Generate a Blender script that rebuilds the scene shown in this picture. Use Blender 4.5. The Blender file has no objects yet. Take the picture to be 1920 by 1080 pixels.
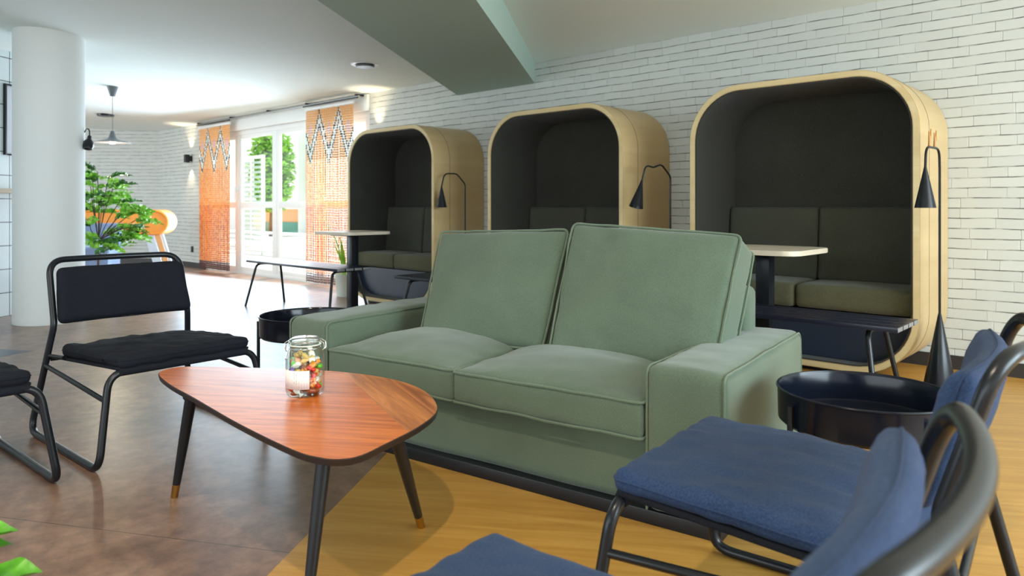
import bpy, bmesh, math, random
from mathutils import Vector, Matrix, noise
random.seed(7)
PI = math.pi
SC = bpy.context.scene
COL = SC.collection
R = math.radians

# ------------------------------------------------------------------ camera
F_PX = 1339.0
cam_data = bpy.data.cameras.new('camera')
cam = bpy.data.objects.new('camera', cam_data)
COL.objects.link(cam)
cam.location = (0, 0, 1.0)
cam.rotation_euler = (R(90), 0, R(42.8))
cam_data.sensor_width = 36.0
cam_data.lens = 36.0 * F_PX / 1920.0
cam_data.shift_y = -(540 - 388) / 1920.0
cam_data.clip_start = 0.05
cam_data.clip_end = 200
cam_data.dof.use_dof = True
cam_data.dof.focus_distance = 2.8
cam_data.dof.aperture_fstop = 4.0
SC.cycles.transparent_max_bounces = 32
SC.camera = cam

# ------------------------------------------------------------------ exposure
SC.view_settings.view_transform = 'Standard'
SC.view_settings.look = 'None'
SC.view_settings.gamma = 1.0
SC.view_settings.use_curve_mapping = False
SC.view_settings.exposure = 0.62

# ------------------------------------------------------------------ sky
world = bpy.data.worlds.new('sky')
SC.world = world
world.use_nodes = True
wn = world.node_tree
wn.nodes.clear()
wo = wn.nodes.new('ShaderNodeOutputWorld')
wb = wn.nodes.new('ShaderNodeBackground')
tc = wn.nodes.new('ShaderNodeTexCoord')
sx = wn.nodes.new('ShaderNodeSeparateXYZ')
rp = wn.nodes.new('ShaderNodeValToRGB')
mr = wn.nodes.new('ShaderNodeMapRange')
mr.inputs['From Min'].default_value = -1
mr.inputs['From Max'].default_value = 1
rp.color_ramp.elements[0].position = 0.42
rp.color_ramp.elements[0].color = (0.72, 0.74, 0.72, 1)
rp.color_ramp.elements[1].position = 0.52
rp.color_ramp.elements[1].color = (0.86, 0.95, 1.0, 1)
wb.inputs['Strength'].default_value = 1.05
wn.links.new(tc.outputs['Generated'], sx.inputs[0])
wn.links.new(sx.outputs['Z'], mr.inputs['Value'])
wn.links.new(mr.outputs[0], rp.inputs[0])
wn.links.new(rp.outputs[0], wb.inputs['Color'])
wn.links.new(wb.outputs[0], wo.inputs[0])

# ------------------------------------------------------------------ sun + big daylight and fill areas
def light(name, kind, loc, energy, color=(1, 1, 1), target=None, **kw):
    d = bpy.data.lights.new(name, kind)
    d.energy = energy
    d.color = color
    for k, v in kw.items():
        setattr(d, k, v)
    o = bpy.data.objects.new(name, d)
    COL.objects.link(o)
    o.location = loc
    if target is not None:
        o.rotation_euler = (Vector(target) - Vector(loc)).to_track_quat('-Z', 'Y').to_euler()
    return o

light('sun', 'SUN', (-9, 12, 10), 5.0, (1, 0.95, 0.86), target=(-8.2, 9.2, 3.0), angle=R(0.8))
# daylight through the glazed side of the room (right) and an added soft fill behind the viewer
light('window_daylight_right', 'AREA', (3.4, 2.6, 1.8), 220, (0.74, 0.90, 1.0), target=(-3, 2.2, 0.6), shape='RECTANGLE', size=4.0, size_y=2.0)
light('fill_light_back', 'AREA', (-2.5, -4.2, 1.6), 80, (0.82, 0.93, 1.0), target=(-3.5, 3, 0.7), shape='RECTANGLE', size=7.0, size_y=2.0)
light('window_daylight_far', 'AREA', (-9.2, 4.86, 1.05), 110, (0.62, 0.82, 1.0), target=(-8.6, 0.0, 0.9), shape='RECTANGLE', size=4.2, size_y=1.9, spread=R(150))
# unseen area lamp beyond the tiled wall, added to lift the ambient light
light('fill_light_left', 'AREA', (-13.0, -1.5, 1.3), 110, (0.80, 0.93, 1.0), target=(-9.5, 3.2, 1.2), shape='RECTANGLE', size=4.0, size_y=2.0)
# ceiling downlights over the seating group
for p, e in (((-0.75, 0.30, 2.42), 26), ((-1.30, -0.35, 2.42), 20), ((-2.1, -0.2, 2.42), 14)):
    light('ceiling_downlight', 'SPOT', p, e * 2.6, (1, 0.86, 0.66), target=(p[0] - 0.25, p[1] + 0.35, 0), spot_size=R(125), spot_blend=0.6, shadow_soft_size=0.03)

# ------------------------------------------------------------------ materials
def mat(name, color, rough=0.6, metal=0.0, spec=0.5, var=0.0, vscale=8.0, bump=0.0, bscale=60.0, sheen=0.0, coat=0.0, stretch=(1, 1, 1), color2=None, trans=0.0, emit=None, estr=0.0):
    m = bpy.data.materials.new(name)
    m.use_nodes = True
    nt = m.node_tree
    b = nt.nodes['Principled BSDF']
    b.inputs['Base Color'].default_value = (*color, 1)
    b.inputs['Roughness'].default_value = rough
    b.inputs['Metallic'].default_value = metal
    b.inputs['Specular IOR Level'].default_value = spec
    b.inputs['Sheen Weight'].default_value = sheen
    b.inputs['Coat Weight'].default_value = coat
    b.inputs['Coat Roughness'].default_value = 0.1
    b.inputs['Transmission Weight'].default_value = trans
    if emit:
        b.inputs['Emission Color'].default_value = (*emit, 1)
        b.inputs['Emission Strength'].default_value = estr
    if var or bump or color2:
        t = nt.nodes.new('ShaderNodeTexCoord')
        mp = nt.nodes.new('ShaderNodeMapping')
        mp.inputs['Scale'].default_value = stretch
        nt.links.new(t.outputs['Object'], mp.inputs[0])
    if var or color2:
        n = nt.nodes.new('ShaderNodeTexNoise')
        n.inputs['Scale'].default_value = vscale
        n.inputs['Detail'].default_value = 6
        n.inputs['Roughness'].default_value = 0.6
        nt.links.new(mp.outputs[0], n.inputs['Vector'])
        cr = nt.nodes.new('ShaderNodeValToRGB')
        c2 = color2 or tuple(min(1, c * (1 + var)) for c in color)
        c1 = color if color2 else tuple(c * (1 - var) for c in color)
        cr.color_ramp.elements[0].position = 0.32
        cr.color_ramp.elements[0].color = (*c1, 1)
        cr.color_ramp.elements[1].position = 0.68
        cr.color_ramp.elements[1].color = (*c2, 1)
        nt.links.new(n.outputs['Fac'], cr.inputs[0])
        nt.links.new(cr.outputs[0], b.inputs['Base Color'])
    if bump:
        n2 = nt.nodes.new('ShaderNodeTexNoise')
        n2.inputs['Scale'].default_value = bscale
        n2.inputs['Detail'].default_value = 4
        nt.links.new(mp.outputs[0], n2.inputs['Vector'])
        bp = nt.nodes.new('ShaderNodeBump')
        bp.inputs['Strength'].default_value = bump
        bp.inputs['Distance'].default_value = 0.004
        nt.links.new(n2.outputs['Fac'], bp.inputs['Height'])
        nt.links.new(bp.outputs[0], b.inputs['Normal'])
    return m

def fabric(name, c1, c2, weave=260.0, rough=0.9, sheen=0.25):
    m = mat(name, c1, rough=rough, spec=0.25, sheen=sheen, color2=c2, vscale=260.0, bump=0.25, bscale=600.0)
    nt = m.node_tree
    b = nt.nodes['Principled BSDF']
    # slow tonal drift of the cloth
    t = [n for n in nt.nodes if n.type == 'MAPPING'][0]
    n = nt.nodes.new('ShaderNodeTexNoise')
    n.inputs['Scale'].default_value = 3.0
    n.inputs['Detail'].default_value = 3
    nt.links.new(t.outputs[0], n.inputs['Vector'])
    mx = nt.nodes.new('ShaderNodeMix')
    mx.data_type = 'RGBA'
    mx.blend_type = 'MULTIPLY'
    cr = nt.nodes.new('ShaderNodeValToRGB')
    cr.color_ramp.elements[0].position = 0.3
    cr.color_ramp.elements[0].color = (0.86, 0.86, 0.86, 1)
    cr.color_ramp.elements[1].position = 0.7
    cr.color_ramp.elements[1].color = (1.08, 1.08, 1.08, 1)
    nt.links.new(n.outputs['Fac'], cr.inputs[0])
    src = b.inputs['Base Color'].links[0].from_socket
    mx.inputs[0].default_value = 1.0
    nt.links.new(src, mx.inputs[6])
    nt.links.new(cr.outputs[0], mx.inputs[7])
    nt.links.new(mx.outputs[2], b.inputs['Base Color'])
    return m

def wood(name, c1, c2, scale=2.0, axis='X', rough=0.4, spec=0.5, coat=0.0, grain=14.0, rot=0.0, coord='Object'):
    m = bpy.data.materials.new(name)
    m.use_nodes = True
    nt = m.node_tree
    b = nt.nodes['Principled BSDF']
    b.inputs['Roughness'].default_value = rough
    b.inputs['Specular IOR Level'].default_value = spec
    b.inputs['Coat Weight'].default_value = coat
    b.inputs['Coat Roughness'].default_value = 0.15
    t = nt.nodes.new('ShaderNodeTexCoord')
    m0 = nt.nodes.new('ShaderNodeMapping')
    m0.inputs['Rotation'].default_value = (0, 0, -rot)
    mp = nt.nodes.new('ShaderNodeMapping')
    s = [grain, grain, grain]
    s['XYZ'.index(axis)] = grain * 0.07
    mp.inputs['Scale'].default_value = s
    nt.links.new(t.outputs[coord], m0.inputs[0])
    nt.links.new(m0.outputs[0], mp.inputs[0])
    n = nt.nodes.new('ShaderNodeTexNoise')
    n.inputs['Scale'].default_value = scale
    n.inputs['Detail'].default_value = 8
    n.inputs['Roughness'].default_value = 0.65
    n.inputs['Distortion'].default_value = 0.8
    nt.links.new(mp.outputs[0], n.inputs['Vector'])
    cr = nt.nodes.new('ShaderNodeValToRGB')
    cr.color_ramp.elements[0].position = 0.3
    cr.color_ramp.elements[0].color = (*c1, 1)
    cr.color_ramp.elements[1].position = 0.7
    cr.color_ramp.elements[1].color = (*c2, 1)
    nt.links.new(n.outputs['Fac'], cr.inputs[0])
    nt.links.new(cr.outputs[0], b.inputs['Base Color'])
    return m

def brick_mat(name, base, mortar, wood_rot=0.0):
    m = bpy.data.materials.new(name)
    m.use_nodes = True
    nt = m.node_tree
    b = nt.nodes['Principled BSDF']
    b.inputs['Roughness'].default_value = 0.75
    b.inputs['Specular IOR Level'].default_value = 0.3
    uv = nt.nodes.new('ShaderNodeUVMap')
    n = nt.nodes.new('ShaderNodeTexNoise')
    n.inputs['Scale'].default_value = 3.5
    n.inputs['Detail'].default_value = 3
    nt.links.new(uv.outputs[0], n.inputs['Vector'])
    sub = nt.nodes.new('ShaderNodeVectorMath')
    sub.operation = 'SUBTRACT'
    sub.inputs[1].default_value = (0.5, 0.5, 0.5)
    nt.links.new(n.outputs['Color'], sub.inputs[0])
    scl = nt.nodes.new('ShaderNodeVectorMath')
    scl.operation = 'SCALE'
    scl.inputs['Scale'].default_value = 0.016
    nt.links.new(sub.outputs[0], scl.inputs[0])
    add = nt.nodes.new('ShaderNodeVectorMath')
    nt.links.new(uv.outputs[0], add.inputs[0])
    nt.links.new(scl.outputs[0], add.inputs[1])
    bt = nt.nodes.new('ShaderNodeTexBrick')
    bt.offset = 0.37
    bt.offset_frequency = 2
    bt.squash = 1.0
    bt.squash_frequency = 2
    bt.inputs['Scale'].default_value = 1.0
    bt.inputs['Mortar Size'].default_value = 0.0038
    bt.inputs['Mortar Smooth'].default_value = 0.55
    bt.inputs['Brick Width'].default_value = 0.235
    bt.inputs['Row Height'].default_value = 0.062
    bt.inputs['Color1'].default_value = (*base, 1)
    bt.inputs['Color2'].default_value = (*[c * 0.93 for c in base], 1)
    bt.inputs['Mortar'].default_value = (*mortar, 1)
    # every course starts at its own place and its bricks vary in length
    s0 = nt.nodes.new('ShaderNodeSeparateXYZ')
    nt.links.new(add.outputs[0], s0.inputs[0])
    fl_ = nt.nodes.new('ShaderNodeMath')
    fl_.operation = 'DIVIDE'
    fl_.inputs[1].default_value = 0.062
    nt.links.new(s0.outputs['Y'], fl_.inputs[0])
    f2_ = nt.nodes.new('ShaderNodeMath')
    f2_.operation = 'FLOOR'
    nt.links.new(fl_.outputs[0], f2_.inputs[0])
    wn_ = nt.nodes.new('ShaderNodeTexWhiteNoise')
    wn_.noise_dimensions = '1D'
    nt.links.new(f2_.outputs[0], wn_.inputs['W'])
    cb = nt.nodes.new('ShaderNodeCombineXYZ')
    nt.links.new(s0.outputs['X'], cb.inputs['X'])
    nt.links.new(f2_.outputs[0], cb.inputs['Y'])
    nu = nt.nodes.new('ShaderNodeTexNoise')
    nu.inputs['Scale'].default_value = 1.7
    nu.inputs['Detail'].default_value = 1
    nt.links.new(cb.outputs[0], nu.inputs['Vector'])
    q1 = nt.nodes.new('ShaderNodeMath')
    q1.operation = 'MULTIPLY_ADD'
    q1.inputs[1].default_value = 0.23
    nt.links.new(wn_.outputs['Value'], q1.inputs[0])
    nt.links.new(s0.outputs['X'], q1.inputs[2])
    q2 = nt.nodes.new('ShaderNodeMath')
    q2.operation = 'MULTIPLY_ADD'
    q2.inputs[1].default_value = 0.32
    nt.links.new(nu.outputs['Fac'], q2.inputs[0])
    nt.links.new(q1.outputs[0], q2.inputs[2])
    cb2 = nt.nodes.new('ShaderNodeCombineXYZ')
    nt.links.new(q2.outputs[0], cb2.inputs['X'])
    nt.links.new(s0.outputs['Y'], cb2.inputs['Y'])
    nt.links.new(cb2.outputs[0], bt.inputs['Vector'])
    # worn joints: bed joints read stronger than the upright ones and fade along the courses
    n3 = nt.nodes.new('ShaderNodeTexNoise')
    n3.inputs['Scale'].default_value = 9.0
    n3.inputs['Detail'].default_value = 3
    nt.links.new(uv.outputs[0], n3.inputs['Vector'])
    cr = nt.nodes.new('ShaderNodeValToRGB')
    cr.color_ramp.elements[0].position = 0.36
    cr.color_ramp.elements[0].color = (0.12, 0.12, 0.12, 1)
    cr.color_ramp.elements[1].position = 0.58
    nt.links.new(n3.outputs['Fac'], cr.inputs[0])
    sp = nt.nodes.new('ShaderNodeSeparateXYZ')
    nt.links.new(add.outputs[0], sp.inputs[0])
    pg = nt.nodes.new('ShaderNodeMath')
    pg.operation = 'PINGPONG'
    pg.inputs[1].default_value = 0.031
    nt.links.new(sp.outputs['Y'], pg.inputs[0])
    hz = nt.nodes.new('ShaderNodeMath')
    hz.operation = 'LESS_THAN'
    hz.inputs[1].default_value = 0.0045
    nt.links.new(pg.outputs[0], hz.inputs[0])
    mh = nt.nodes.new('ShaderNodeMapRange')
    mh.inputs['To Min'].default_value = 0.10
    mh.inputs['To Max'].default_value = 1.0
    nt.links.new(hz.outputs[0], mh.inputs['Value'])
    k1 = nt.nodes.new('ShaderNodeMath')
    k1.operation = 'MULTIPLY'
    nt.links.new(mh.outputs[0], k1.inputs[0])
    nt.links.new(cr.outputs[0], k1.inputs[1])
    k2 = nt.nodes.new('ShaderNodeMath')
    k2.operation = 'MULTIPLY'
    nt.links.new(k1.outputs[0], k2.inputs[0])
    nt.links.new(bt.outputs['Fac'], k2.inputs[1])
    bt.inputs['Mortar'].default_value = (*base, 1)
    mx = nt.nodes.new('ShaderNodeMix')
    mx.data_type = 'RGBA'
    nt.links.new(k2.outputs[0], mx.inputs[0])
    nt.links.new(bt.outputs['Color'], mx.inputs[6])
    mx.inputs[7].default_value = (*mortar, 1)
    nt.links.new(mx.outputs[2], b.inputs['Base Color'])
    n2 = nt.nodes.new('ShaderNodeTexNoise')
    n2.inputs['Scale'].default_value = 30
    nt.links.new(uv.outputs[0], n2.inputs['Vector'])
    ma = nt.nodes.new('ShaderNodeMath')
    ma.operation = 'MULTIPLY_ADD'
    ma.inputs[1].default_value = -1.0
    nt.links.new(bt.outputs['Fac'], ma.inputs[0])
    m2 = nt.nodes.new('ShaderNodeMath')
    m2.operation = 'MULTIPLY'
    m2.inputs[1].default_value = 0.35
    nt.links.new(n2.outputs['Fac'], m2.inputs[0])
    nt.links.new(m2.outputs[0], ma.inputs[2])
    bp = nt.nodes.new('ShaderNodeBump')
    bp.inputs['Strength'].default_value = 0.7
    bp.inputs['Distance'].default_value = 0.006
    nt.links.new(ma.outputs[0], bp.inputs['Height'])
    nt.links.new(bp.outputs[0], b.inputs['Normal'])
    return m

def tile_mat(name):
    m = bpy.data.materials.new(name)
    m.use_nodes = True
    nt = m.node_tree
    b = nt.nodes['Principled BSDF']
    b.inputs['Roughness'].default_value = 0.15
    uv = nt.nodes.new('ShaderNodeUVMap')
    bt = nt.nodes.new('ShaderNodeTexBrick')
    bt.offset = 0.0
    bt.inputs['Scale'].default_value = 1.0
    bt.inputs['Mortar Size'].default_value = 0.004
    bt.inputs['Brick Width'].default_value = 0.22
    bt.inputs['Row Height'].default_value = 0.215
    bt.inputs['Color1'].default_value = (0.78, 0.84, 0.84, 1)
    bt.inputs['Color2'].default_value = (0.76, 0.82, 0.83, 1)
    bt.inputs['Mortar'].default_value = (0.06, 0.07, 0.09, 1)
    nt.links.new(uv.outputs[0], bt.inputs['Vector'])
    nt.links.new(bt.outputs['Color'], b.inputs['Base Color'])
    return m

def vinyl_mat(name):
    """mottled rust-brown / slate sheet flooring with seams every two metres"""
    m = mat(name, (0.16, 0.088, 0.056), rough=0.32, spec=0.75, color2=(0.34, 0.21, 0.145), vscale=2.6)
    nt = m.node_tree
    b = nt.nodes['Principled BSDF']
    src = b.inputs['Base Color'].links[0].from_socket
    t = nt.nodes.new('ShaderNodeTexCoord')
    n = nt.nodes.new('ShaderNodeTexNoise')
    n.inputs['Scale'].default_value = 14
    n.inputs['Detail'].default_value = 8
    n.inputs['Roughness'].default_value = 0.7
    nt.links.new(t.outputs['Object'], n.inputs['Vector'])
    cr = nt.nodes.new('ShaderNodeValToRGB')
    cr.color_ramp.elements[0].position = 0.35
    cr.color_ramp.elements[0].color = (0.62, 0.60, 0.62, 1)
    cr.color_ramp.elements[1].position = 0.66
    cr.color_ramp.elements[1].color = (1.25, 1.22, 1.2, 1)
    nt.links.new(n.outputs['Fac'], cr.inputs[0])
    mx = nt.nodes.new('ShaderNodeMix')
    mx.data_type = 'RGBA'
    mx.blend_type = 'MULTIPLY'
    mx.inputs[0].default_value = 1
    nt.links.new(src, mx.inputs[6])
    nt.links.new(cr.outputs[0], mx.inputs[7])
    # seam
    mp = nt.nodes.new('ShaderNodeMapping')
    mp.vector_type = 'TEXTURE'
    mp.inputs['Rotation'].default_value = (0, 0, R(29.5))
    mp.inputs['Location'].default_value = (-2.739, 0.589, 0)
    nt.links.new(t.outputs['Object'], mp.inputs[0])
    s = nt.nodes.new('ShaderNodeSeparateXYZ')
    nt.links.new(mp.outputs[0], s.inputs[0])
    pp = nt.nodes.new('ShaderNodeMath')
    pp.operation = 'PINGPONG'
    pp.inputs[1].default_value = 1.0
    nt.links.new(s.outputs['Y'], pp.inputs[0])
    lt = nt.nodes.new('ShaderNodeMath')
    lt.operation = 'LESS_THAN'
    lt.inputs[1].default_value = 0.0016
    nt.links.new(pp.outputs[0], lt.inputs[0])
    m2 = nt.nodes.new('ShaderNodeMix')
    m2.data_type = 'RGBA'
    nt.links.new(lt.outputs[0], m2.inputs[0])
    nt.links.new(mx.outputs[2], m2.inputs[6])
    m2.inputs[7].default_value = (0.05, 0.03, 0.02, 1)
    nt.links.new(m2.outputs[2], b.inputs['Base Color'])
    # broad wear in the gloss
    return m

def emission(name, color, strength):
    return mat(name, color, emit=color, estr=strength)

M = {}
M['brick'] = brick_mat('white_brick', (0.65, 0.67, 0.64), (0.17, 0.17, 0.16))
M['tile'] = tile_mat('white_tile')
M['plaster'] = mat('white_plaster', (0.84, 0.86, 0.84), rough=0.9, bump=0.08, bscale=30)
M['ceiling'] = mat('white_ceiling', (0.85, 0.91, 0.88), rough=0.95)
M['beam'] = mat('sage_beam', (0.40, 0.52, 0.45), rough=0.85)
M['vinyl'] = vinyl_mat('rust_vinyl')
M['oakfloor'] = wood('oak_floor', (0.42, 0.20, 0.030), (0.60, 0.33, 0.075), scale=1.0, axis='X', rough=0.36, grain=22, rot=R(33))
M['inlay'] = mat('slate_inlay', (0.03, 0.04, 0.07), rough=0.3)
M['skirting'] = mat('dark_skirting', (0.035, 0.032, 0.03), rough=0.5)
M['ply'] = wood('birch_ply_face', (0.53, 0.37, 0.17), (0.64, 0.47, 0.24), scale=0.6, axis='Y', rough=0.42, grain=6)
M['plyedge'] = wood('birch_ply_edge', (0.66, 0.50, 0.24), (0.78, 0.63, 0.36), scale=1.0, axis='X', rough=0.5, grain=10)
M['felt'] = fabric('charcoal_felt', (0.032, 0.031, 0.024), (0.060, 0.058, 0.046), sheen=0.1)
M['olive'] = fabric('olive_wool', (0.085, 0.082, 0.042), (0.140, 0.135, 0.075), sheen=0.15)
M['olivedark'] = fabric('grey_olive_wool', (0.050, 0.052, 0.036), (0.085, 0.086, 0.062), sheen=0.1)
M['seatbase'] = mat('black_board', (0.022, 0.032, 0.055), rough=0.35)
M['black'] = mat('black_powder_coat', (0.009, 0.011, 0.015), rough=0.28, spec=0.4)
M['blackgloss'] = mat('black_gloss_enamel', (0.005, 0.007, 0.014), rough=0.16, spec=0.32)
M['slat'] = mat('black_stained_slat', (0.012, 0.014, 0.030), rough=0.3)
M['chrome'] = mat('bright_metal', (0.7, 0.72, 0.75), rough=0.2, metal=1.0)
M['sofa'] = fabric('sage_velour', (0.092, 0.132, 0.090), (0.134, 0.180, 0.126), sheen=0.3)
M['sofapipe'] = fabric('sage_piping', (0.11, 0.155, 0.105), (0.155, 0.205, 0.14), sheen=0.25)
M['denim'] = fabric('indigo_cloth', (0.013, 0.030, 0.082), (0.034, 0.066, 0.150), sheen=0.06)
M['navy'] = fabric('charcoal_cloth', (0.0045, 0.006, 0.011), (0.011, 0.013, 0.020), sheen=0.0)
M['coffeetop'] = wood('jacaranda_veneer', (0.34, 0.060, 0.008), (0.78, 0.22, 0.035), scale=1.0, axis='X', rough=0.28, coat=0.2, grain=46, rot=R(34))
M['coffeetop2'] = wood('jacaranda_veneer_angled', (0.20, 0.040, 0.008), (0.74, 0.27, 0.07), scale=1.0, axis='X', rough=0.28, coat=0.2, grain=30, rot=R(-20))
M['tableedge'] = mat('dark_brown_edge', (0.020, 0.012, 0.012), rough=0.35)
M['brass'] = mat('brushed_brass', (0.55, 0.34, 0.10), rough=0.28, metal=1.0)
M['pale'] = wood('pale_laminate', (0.66, 0.56, 0.42), (0.76, 0.68, 0.54), scale=0.8, axis='X', rough=0.35, grain=10)
M['white'] = mat('white_frame', (0.86, 0.88, 0.88), rough=0.35)
M['darkgrey'] = mat('dark_grey_metal', (0.10, 0.11, 0.12), rough=0.4)
M['grey'] = mat('grey_metal', (0.35, 0.36, 0.36), rough=0.35, metal=0.6)
M['leaf'] = mat('green_leaf', (0.16, 0.44, 0.03), rough=0.4, color2=(0.42, 0.76, 0.10), vscale=7)
M['leafmid'] = mat('mid_green_leaf', (0.04, 0.20, 0.01), rough=0.35, color2=(0.13, 0.42, 0.03), vscale=20)
M['leafdark'] = mat('deep_green_leaf', (0.02, 0.10, 0.015), rough=0.35, color2=(0.06, 0.24, 0.02), vscale=9)
M['stem'] = mat('brown_stem', (0.07, 0.045, 0.025), rough=0.8)
M['pot'] = mat('white_pot', (0.72, 0.78, 0.70), rough=0.4)
M['soil'] = mat('soil', (0.04, 0.025, 0.015), rough=1)
M['orange'] = mat('orange_vinyl', (0.85, 0.30, 0.04), rough=0.45)
M['orangewood'] = mat('orange_panel', (0.80, 0.38, 0.14), rough=0.5)
M['greyblue'] = fabric('grey_blue_cloth', (0.16, 0.22, 0.36), (0.22, 0.29, 0.45))
M['palegrey'] = mat('pale_grey_panel', (0.62, 0.66, 0.72), rough=0.4)
M['bead_o'] = mat('orange_bead', (0.86, 0.30, 0.05), rough=0.4)
M['bead_l'] = mat('light_orange_bead', (0.86, 0.43, 0.14), rough=0.4)
M['bead_d'] = mat('deep_orange_bead', (0.70, 0.17, 0.03), rough=0.4)
M['bead_b'] = mat('brown_bead', (0.10, 0.035, 0.03), rough=0.4)
M['bead_k'] = mat('black_bead', (0.02, 0.02, 0.025), rough=0.4)
M['bead_w'] = mat('white_bead', (0.85, 0.85, 0.82), rough=0.4)
M['bead_p'] = mat('pink_bead', (0.72, 0.42, 0.40), rough=0.4)
M['paper'] = mat('white_paper', (0.80, 0.76, 0.72), rough=0.8)
M['ink'] = mat('black_ink', (0.03, 0.03, 0.04), rough=0.7)
M['ledge'] = mat('wood_ledge', (0.50, 0.36, 0.24), rough=0.5, var=0.15)
M['bulb'] = emission('warm_lamp', (1.0, 0.78, 0.5), 6.0)
M['terrace'] = mat('pale_terrace', (0.60, 0.60, 0.58), rough=0.8, var=0.06, vscale=2)
M['extwhite'] = mat('white_render', (0.88, 0.88, 0.86), rough=0.8)
M['extgreen'] = mat('grey_green_slats', (0.48, 0.60, 0.50), rough=0.6)
M['teal'] = mat('teal_panel', (0.05, 0.30, 0.24), rough=0.5)
M['peach'] = mat('peach_panel', (0.85, 0.42, 0.20), rough=0.6)
M['antler'] = mat('antler_wood', (0.50, 0.24, 0.05), rough=0.5)
M['cable'] = M['black']

def glass_mat(name, color=(1, 1, 1), rough=0.0, thin=False):
    m = bpy.data.materials.new(name)
    m.use_nodes = True
    nt = m.node_tree
    nt.nodes.clear()
    o = nt.nodes.new('ShaderNodeOutputMaterial')
    if thin:
        t = nt.nodes.new('ShaderNodeBsdfTransparent')
        t.inputs[0].default_value = (*color, 1)
        g = nt.nodes.new('ShaderNodeBsdfGlossy')
        g.inputs['Roughness'].default_value = 0.02
        lw = nt.nodes.new('ShaderNodeLayerWeight')
        lw.inputs[0].default_value = 0.5
        pw = nt.nodes.new('ShaderNodeMath')
        pw.operation = 'POWER'
        pw.inputs[1].default_value = 3.5
        nt.links.new(lw.outputs['Facing'], pw.inputs[0])
        fr = nt.nodes.new('ShaderNodeMapRange')
        fr.inputs['To Min'].default_value = 0.04
        fr.inputs['To Max'].default_value = 0.75
        nt.links.new(pw.outputs[0], fr.inputs['Value'])
        mx = nt.nodes.new('ShaderNodeMixShader')
        nt.links.new(fr.outputs[0], mx.inputs[0])
        nt.links.new(t.outputs[0], mx.inputs[1])
        nt.links.new(g.outputs[0], mx.inputs[2])
        nt.links.new(mx.outputs[0], o.inputs[0])
    else:
        g = nt.nodes.new('ShaderNodeBsdfGlass')
        g.inputs['Color'].default_value = (*color, 1)
        g.inputs['IOR'].default_value = 1.45
        nt.links.new(g.outputs[0], o.inputs[0])
    return m
M['pane'] = glass_mat('window_glass', (0.97, 0.99, 0.98), thin=True)
M['jar'] = glass_mat('jar_glass', (0.97, 1.0, 0.98), thin=True)

# ------------------------------------------------------------------ object helpers
def link(name, me, mats=(), parent=None, smooth=True):
    o = bpy.data.objects.new(name, me)
    COL.objects.link(o)
    for m in (mats if isinstance(mats, (list, tuple)) else [mats]):
        me.materials.append(m)
    if parent is not None:
        o.parent = parent
    if smooth:
        for p in me.polygons:
            p.use_smooth = True
    return o

def mesh(name, verts, faces, mats=(), parent=None, smooth=False, fmat=None, uvs=None):
    me = bpy.data.meshes.new(name)
    me.from_pydata([tuple(v) for v in verts], [], faces)
    if fmat:
        for p, i in zip(me.polygons, fmat):
            p.material_index = i
    if uvs:
        l = me.uv_layers.new(name='UVMap')
        for p in me.polygons:
            for li in p.loop_indices:
                l.data[li].uv = uvs[me.loops[li].vertex_index]
    me.update()
    return link(name, me, mats, parent, smooth)

def frombm(name, bm, mats=(), parent=None, smooth=True, autosmooth=True):
    bmesh.ops.recalc_face_normals(bm, faces=bm.faces)
    me = bpy.data.meshes.new(name)
    bm.to_mesh(me)
    bm.free()
    o = link(name, me, mats, parent, smooth)
    if smooth and autosmooth:
        sharp_edges(me, 40)
    return o

def sharp_edges(me, deg):
    try:
        me.set_sharp_from_angle(angle=R(deg))
    except Exception:
        pass

def bm_box(bm, lo, hi, bevel=0.0, seg=2, mi=0, rot=None, piv=None):
    c = [(a + b) / 2 for a, b in zip(lo, hi)]
    s = [abs(b - a) for a, b in zip(lo, hi)]
    r = bmesh.ops.create_cube(bm, size=1.0)
    vs = r['verts']
    bmesh.ops.scale(bm, vec=s, verts=vs)
    bmesh.ops.translate(bm, vec=c, verts=vs)
    es = list({e for v in vs for e in v.link_edges})
    fs = list({f for v in vs for f in v.link_faces})
    if bevel > 0:
        rr = bmesh.ops.bevel(bm, geom=es, offset=bevel, segments=seg, profile=0.6, affect='EDGES')
        fs = list({f for v in rr['verts'] for f in v.link_faces}) + [f for f in fs if f.is_valid]
    vs = list({v for f in fs if f.is_valid for v in f.verts})
    for f in fs:
        if f.is_valid:
            f.material_index = mi
    if rot is not None:
        bmesh.ops.rotate(bm, cent=piv or c, matrix=rot, verts=vs)
    return vs

def box(name, lo, hi, m, parent=None, bevel=0.004, seg=2, rot=None, piv=None):
    bm = bmesh.new()
    bm_box(bm, lo, hi, bevel, seg, rot=rot, piv=piv)
    return frombm(name, bm, m, parent)

def fillet(pts, rad, closed=False, n=6):
    P = [Vector(p) for p in pts]
    out = []
    N = len(P)
    rads = rad if isinstance(rad, (list, tuple)) else [rad] * N
    for i in range(N):
        if not closed and i in (0, N - 1):
            out.append(P[i])
            continue
        a, b, c = P[i - 1], P[i], P[(i + 1) % N]
        u = (a - b)
        v = (c - b)
        lu, lv = u.length, v.length
        u.normalize()
        v.normalize()
        ang = u.angle(v)
        r = rads[i]
        if r <= 0 or ang > PI - 0.02:
            out.append(b)
            continue
        t = min(r / math.tan(ang / 2), lu * 0.49, lv * 0.49)
        p0, p1 = b + u * t, b + v * t
        for k in range(n + 1):
            s = k / n
            # quadratic bezier close enough to the arc
            out.append(p0 * (1 - s) ** 2 + b * 2 * s * (1 - s) + p1 * s ** 2)
    return out

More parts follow.
